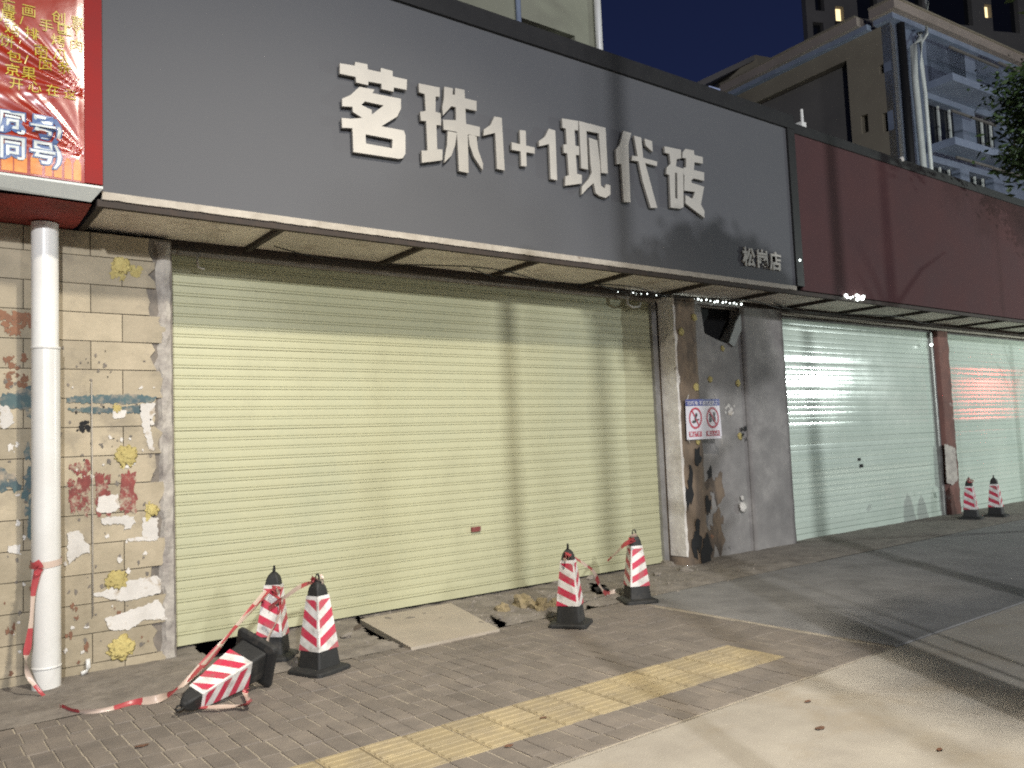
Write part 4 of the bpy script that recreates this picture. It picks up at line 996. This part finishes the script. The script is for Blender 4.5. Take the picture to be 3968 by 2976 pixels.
# dry leaves and specks on the pavement
M_dl = mat('dry_leaf', (0.16, 0.075, 0.04), (0.10, 0.05, 0.03), 20, 0.9)
lv = [(2105, 2781, .02, 'tiny pale speck on the yellow tactile strip'), (1972, 2888, .022, 'dark red fallen leaf on the lower edge of the yellow strip'), (3130, 2717, .02, 'small brown leaf on the pale concrete near its upper corner'), (3177, 2820, .028, 'brown leaf on the middle of the pale concrete'), (3640, 2903, .018, 'dark speck of leaf on the pale concrete at the right'), (550, 2888, .03, 'brown leaf on the pavers below the white pipe')]
for (a, b_, r, lb) in lv:
    c = onZ(a, b_, .006); V = [(c.x+r*math.cos(q)*1.3, c.y+r*.7*math.sin(q), c.z+random.uniform(-.002, .003)) for q in [k*math.pi/4 for k in range(8)]]
    tag(obj('fallen_leaf', V, [tuple(range(8))], M_dl), lb, 'leaf', 'fallen leaves on the pavement')

# ================================================================== BUILDINGS BEHIND
def dirpt(px, py, dist):
    d = ray(px, py); dd = math.hypot(d.x, d.y); return Vector((d.x/dd*dist, CAMY+d.y/dd*dist, CAMZ+d.z/dd*dist))
# beige building right behind
YBK = 4.0
b1 = empty('apartment_block', (8, YBK, 0)); tag(b1, 'beige block rising just behind the grey sign with a white pipe down its corner', 'building')
xr = onY(2325, 200, YBK).x; wl, wr_ = onY(2035, 60, YBK), onY(2225, 110, YBK)
wz0 = onY(2100, 150, YBK).z-0.3
wx0, wx1 = onY(2022, 100, YBK).x, onY(2228, 150, YBK).x; wzt = onY(2022, 68, YBK).z
MB().prism_y([(2.0, 0.0), (xr, 0.0), (xr, 16.0), (2.0, 16.0)], YBK, YBK+8, [[(wx0, 5.2), (wx1, 5.2), (wx1, wzt), (wx0, wzt)]]).build('wall', M_bldg1, b1)
wn = box('window', wx0, wx1, YBK+.45, YBK+.50, 5.2, wzt, M_glassd, b1)
for k in range(5):
    xx = wx0+(wx1-wx0)*k/4; box('window_frame', xx-.03, xx+.03, YBK+.40, YBK+.449, 5.2, wzt, M_bldg4, wn)
box('air_conditioner', wx1-.75, wx1-.1, YBK+.05, YBK+.40, wzt-1.55, wzt-.95, M_grey, b1)
box('string_course', wx0-.2, wx1+.1, YBK-.12, YBK-.002, wzt-1.9, wzt-1.75, M_bldg1, b1)
MB().tube([(xr-.09, YBK-.08, 5), (xr-.09, YBK-.08, 16)], .07, 10).build('corner_pipe', M_pvc, b1, True)
p = onY(2001, 60, YBK).x; MB().tube([(p, YBK-.06, 5), (p, YBK-.06, 16)], .05, 8).build('wall_pipe', M_bldg3, b1, True)

# corner apartment building at the right
B2 = empty('apartment_building', (22, 8, 0)); tag(B2, 'corner apartment building with ledge cornice and two pale drainpipes behind the maroon sign', 'building')
C0 = dirpt(3488, 600, 27.0); C0.z = 0
hR = (dirpt(3488, 76, 27.0).z)
# right face direction: along X towards right; left face goes back-left (+Y, slightly -X)
dr = Vector((math.cos(R_(-3.7)), math.sin(R_(-3.7)), 0)); dl = Vector((-dr.y, dr.x, 0))
def wallq(name, A, B, z0_, z1_, m, parent, openings=(), th=0.3, inward=None):
    """vertical wall from A to B (xy) with rectangular openings given as (s0,s1,z0,z1) in metres along it"""
    A = Vector((A[0], A[1], 0)); B = Vector((B[0], B[1], 0)); L = (B-A).length; t = (B-A)/L; nrm = inward
    loops = [[(0, z0_), (L, z0_), (L, z1_), (0, z1_)]]+[[(a, c), (b_, c), (b_, d_), (a, d_)] for a, b_, c, d_ in openings]
    mbw = MB().prism_y(loops[0], 0, th, loops[1:])
    vs = [A+t*x+nrm*y+Vector((0, 0, z)) for x, y, z in mbw.v]
    return recalc(obj(name, vs, mbw.f, m, parent))
def along(px, A, t):
    """distance along line A+t*s seen at pixel column px (rough, at mid height)"""
    d = ray(px, 400); # solve A + t s = k d
    den = t.x*d.y-t.y*d.x; s = (d.x*(A.y-CAMY)-d.y*A.x)/den; return s
def zat(px, py, A, t):
    d = ray(px, py); den = t.x*d.y-t.y*d.x; s = (d.x*(A.y-CAMY)-d.y*A.x)/den
    P = A+t*s; k = P.x/d.x; return s, CAMZ+d.z*k
opR = []
for (x0, y0, x1, y1) in ((3600, 185, 3735, 330), (3608, 425, 3725, 570), (3790, 250, 3880, 380), (3790, 470, 3880, 600), (3625, 655, 3720, 745), (3765, 690, 3850, 780)):
    s0, za = zat(x0, y1, C0, dr); s1, zb = zat(x1, y0, C0, dr); opR.append((s0, s1, za, zb))
wallq('right_wall', C0, C0+dr*22, 0, hR, M_bldg3, B2, opR, .3, dl)
for (a, b_, c, d_) in opR:
    A = C0+dr*a+dl*.28; Bq = C0+dr*b_+dl*.28; wv = wallq('window', A, Bq, c, d_, M_glassd, B2, (), .04, dl)
    for k in range(3):
        s = a+(b_-a)*(k+.5)/3; P0 = C0+dr*(s-.05)+dl*.2; wallq('window_bar', P0, P0+dr*.08, c, d_, M_alu, wv, (), .05, dl)
    P0 = C0+dr*(a-.3)-dl*.9; wallq('balcony', P0, C0+dr*(b_+.3)-dl*.9, c-.25, c-.02, M_bldg3, B2, (), .88, dl)
    rl = wallq('balcony_railing', P0, C0+dr*(b_+.3)-dl*.9, c+.75, c+.82, M_bldg4, B2, (), .05, dl)
opL = []
for (x0, y0, x1, y1) in ((3424, 425, 3460, 515), (3408, 235, 3452, 290), (3340, 440, 3362, 520), (3200, 190, 3290, 200),):
    if y0 == 190: continue
    s0, za = zat(x0, y1, C0, dl); s1, zb = zat(x1, y0, C0, dl); s0, s1 = sorted((s0, s1)); opL.append((s0, s1, za, zb))
LL = along(2850, C0, dl); LD = along(3292, C0, dl)
wallq('left_wall', C0, C0+dl*LD, 0, hR, M_bldg2, B2, opL, .3, dr)
wallq('parapet_wall', C0+dl*LD, C0+dl*LL, hR-.55, hR, M_bldg2, B2, (), .3, dr)
wallq('shade_toned_wall', C0+dl*LD+dr*.35, C0+dl*LL+dr*.35, 0, hR-.1, M_bldg4, B2, (), .3, dr)  # dark material stands in for the shade on this stretch of wall
for (a, b_, c, d_) in opL: wallq('window', C0+dl*a+dr*.2, C0+dl*b_+dr*.2, c, d_, M_glassd, B2, (), .04, dr)
# cornice bands (overhanging ledge)
for (zz, hh_, ov, m) in ((hR, .16, .22, M_bldg3), (hR+.161, .28, .42, M_cornice), (hR+.442, .05, .46, M_bldg2)):
    A = C0-dr*ov-dl*ov
    wallq('cornice', A, C0+dr*22-dl*ov, zz, zz+hh_, m, B2, (), ov+.4, dl)
    wallq('cornice', A+dl*(2*ov+.4), C0-dr*ov+dl*(LL+.3), zz, zz+hh_, m, B2, (), ov+.4, dr)
# drainpipes
for (pxs, rr) in (([(3565, 130), (3563, 150), (3540, 180), (3545, 300), (3560, 450), (3578, 640)], .10), ([(3592, 0), (3590, 130), (3568, 165), (3572, 250), (3585, 360)], .06)):
    pts = []
    for a, b_ in pxs: s, z = zat(a, b_, C0-dl*.25, dr); P = C0-dl*.25+dr*s; pts.append((P.x, P.y, z))
    pts.append((pts[-1][0], pts[-1][1], pts[-1][2]-4)); MB().tube(pts, rr, 8).build('drainpipe', M_alu, B2, True)
s, _z = zat(3512, 400, C0-dl*.1, dr); P = C0-dl*.12+dr*s; MB().tube([(P.x, P.y, 4), (P.x, P.y, hR)], .12, 6).build('dark_pipe', M_blackfr, B2, True)
# tower block behind with lit windows
T0 = dirpt(3135, 200, 48.0); T0.z = 0
tw2 = empty('tower_block', T0); tag(tw2, 'dim tower block behind the corner building with two warm lit windows', 'building')
dr2 = Vector((math.cos(R_(-24)), math.sin(R_(-24)), 0)); dl2 = Vector((-dr2.y, dr2.x, 0))
ops = []; lit = []
for (x0, y0, x1, y1, L_) in ((3155, 88, 3190, 175, 0), (3238, 84, 3266, 130, 0), (3240, 26, 3268, 80, 1), (3325, -30, 3395, 70, 0), (3160, -40, 3190, 40, 0), (3600, -40, 3760, 85, 0), (3818, 18, 3840, 68, 1), (3850, -30, 3940, 120, 0), (3440, -40, 3475, 10, 0), (3520, -40, 3570, 30, 0)):
    s0, za = zat(x0, y1, T0, dr2); s1, zb = zat(x1, y0, T0, dr2); ops.append((s0, s1, za, zb)); lit.append(L_)
wallq('tower_wall', T0, T0+dr2*60, 0, 42, M_bldg4, tw2, ops, .4, dl2)
for (a, b_, c, d_), L_ in zip(ops, lit): wallq('window', T0+dr2*a+dl2*.3, T0+dr2*b_+dl2*.3, c, d_, M_litwin if L_ else M_glassd, tw2, (), .05, dl2)
T1 = dirpt(3150, 200, 60.0); T1.z = 0; wallq('tower_side', T0+dl2*.4, T1, 0, 42, M_bldg4, tw2, (), .3, dr2)
# small hipped roof building in the gap
H0 = dirpt(2965, 300, 38.0); hz_ = dirpt(2925, 212, 38.0).z
hb = empty('hip_roof_house', (H0.x, H0.y, 0)); tag(hb, 'low dim house with hipped roof and pale sheet given its own glow between the tall blocks', 'building')
a1_, a2_, a3_, a4_, a5_ = dirpt(2780, 345, 38), dirpt(2925, 212, 38), dirpt(3070, 238, 40), dirpt(3010, 420, 38), dirpt(3120, 330, 42)
back = Vector((1.5, 6, 0))
V = [a1_, a2_, a3_, a5_, a4_]; V2 = [q+back for q in V]
recalc(obj('roof', V+V2, [(0, 1, 2, 3, 4), (9, 8, 7, 6, 5)]+[(i, (i+1) % 5, (i+1) % 5+5, i+5) for i in range(5)], M_bldg2, hb))
V = [dirpt(2700, 318, 37.6), dirpt(2925, 212, 37.8), dirpt(2925, 232, 37.8), dirpt(2725, 330, 37.6)]; V2 = [q+back*.3 for q in V]
recalc(obj('eaves', V+V2, [(0, 1, 2, 3), (7, 6, 5, 4)]+[(i, (i+1) % 4, (i+1) % 4+4, i+4) for i in range(4)], M_bldg4, hb))
V = [dirpt(2748, 332, 37), dirpt(2870, 368, 37), dirpt(2825, 388, 37), dirpt(2758, 366, 37)]; V2 = [q+back*.2 for q in V]
recalc(obj('glowing_sheet', V+V2, [(0, 1, 2, 3), (7, 6, 5, 4)]+[(i, (i+1) % 4, (i+1) % 4+4, i+4) for i in range(4)], M_glowroof, hb))
V = [Vector((a1_.x-3, a1_.y, 0)), Vector((a5_.x+6, a5_.y, 0)), Vector((a5_.x+6, a5_.y, a4_.z)), Vector((a4_.x, a4_.y, a4_.z)), Vector((a1_.x-3, a1_.y, a1_.z-2.0))]; V2 = [q+back for q in V]
recalc(obj('wall', V+V2, [(0, 1, 2, 3, 4), (9, 8, 7, 6, 5)]+[(i, (i+1) % 5, (i+1) % 5+5, i+5) for i in range(5)], M_bldg4, hb))

# ================================================================== TREES
def tree(x, y, h, r, cz, n, label, trunk_r=0.11, seed=0, lean=(0, 0), limbs=7, flat=.8, group='street trees along the forecourt'):
    random.seed(seed); t = empty('street_tree', (x, y, 0)); tag(t, label, 'tree', group)
    top = Vector((x+lean[0], y+lean[1], cz+0.3*r))
    mbt = MB(); mbt.tube([(x, y, -.02), (x+.02, y, h*.3), (x+lean[0]*.5, y+lean[1]*.5, h*.6), top], [trunk_r*1.25, trunk_r, trunk_r*.8, trunk_r*.35], 10)
    for k in range(limbs):
        a = k*2.4+seed; s = Vector((x+lean[0]*.7, y+lean[1]*.7, h*(.55+.05*k)))
        e_ = s+Vector((math.cos(a)*r*.5, math.sin(a)*r*.5, r*.5)); m_ = (s+e_)/2+Vector((0, 0, .1)); mbt.tube([s, m_, e_], [trunk_r*.4, trunk_r*.25, trunk_r*.08], 6)
    mbt.build('trunk', M_trunk, t, True)
    V = []; F = []; cl_ = []
    for k in range(34):
        while True:
            d = Vector((random.uniform(-1, 1), random.uniform(-1, 1), random.uniform(-1, 1)))
            if d.length < 1: break
        cl_.append((Vector((x+lean[0], y+lean[1], cz))+Vector((d.x*r, d.y*r, d.z*r*flat)), random.uniform(.22, .45)*r*.75))
    for i in range(n):
        c, rr = random.choice(cl_); d = Vector((random.gauss(0, .5), random.gauss(0, .5), random.gauss(0, .4)))*rr; p = c+d
        a = Vector((random.uniform(-1, 1), random.uniform(-1, 1), random.uniform(-.6, .6))).normalized()*random.uniform(.035, .10)
        b_ = a.cross(Vector((random.uniform(-1, 1), random.uniform(-1, 1), random.uniform(-1, 1)))).normalized()*random.uniform(.02, .035)
        k0 = len(V); V += [p-a, p+b_, p+a, p-b_]; F.append((k0, k0+1, k0+2, k0+3))
    obj('crown', V, F, M_leaf, t)
    return t
tree(14.8, -3.0, 5.0, 1.70, dirpt(3990, 400, 15.3).z, 20000, 'leafy street tree leaning into view at the top right, before the corner building', .07, seed=3, limbs=3)
tree(4.25, -6.35, 3.3, 1.0, 4.3, 13000, 'street tree standing just right of the view, its trunk shadow crossing the pavement', .17, seed=4, lean=(.60, .22), flat=.42)
up = empty('stand_in_pole', (6.35, -6.5, 0)); tag(up, 'slim concrete pole out of view at the right, standing in for a tree trunk', 'pole')
MB().tube([(6.35, -6.5, 0), (6.35, -6.5, 4), (6.35, -6.5, 8)], [.11, .09, .07], 12).build('pole', M_cement, up, True)  # unseen stand-in for a trunk, casts its ground stripe without a crown
box('crossarm', 5.85, 6.85, -6.53, -6.47, 7.5, 7.6, M_steel, up)
tp = empty('sign_pole', (2.42, -6.4, 0)); tag(tp, 'thick grey traffic sign pole just right of the photographer', 'pole')
MB().tube([(2.42, -6.4, 0), (2.42, -6.4, 2.4), (2.42, -6.4, 4.5)], [.07, .065, .065], 12).build('pole', M_steel, tp, True)
# two slim posts of a notice frame
nf = empty('notice_frame', (4.72, -6.3, 0)); tag(nf, 'slim two legged metal notice frame on the forecourt right of the view', 'notice frame')
for x in (4.62, 4.86): MB().tube([(x, -6.3, 0), (x, -6.3, 2.4)], .016, 8).build('leg', M_steel, nf, True)
box('panel', 4.60, 4.88, -6.31, -6.29, 2.0, 2.5, M_alu, nf)
# street lamp whose light falls on the shop front
slp = empty('street_lamp', (2.30, -8.5, 0)); tag(slp, 'tall street lamp beside the photographer lighting the shop front', 'street lamp')
MB().tube([(2.30, -8.5, 0), (2.30, -8.5, 3.5), (2.30, -8.5, 6.6), (2.4, -8.2, 7.0), (2.7, -7.3, 7.2), (2.88, -6.75, 7.22)], [.09, .075, .055, .05, .04, .04], 12).build('pole', M_steel, slp, True)
MB().box(2.77, 3.03, -6.85, -6.35, 7.21, 7.30).build('lamp_head', M_grey, slp)
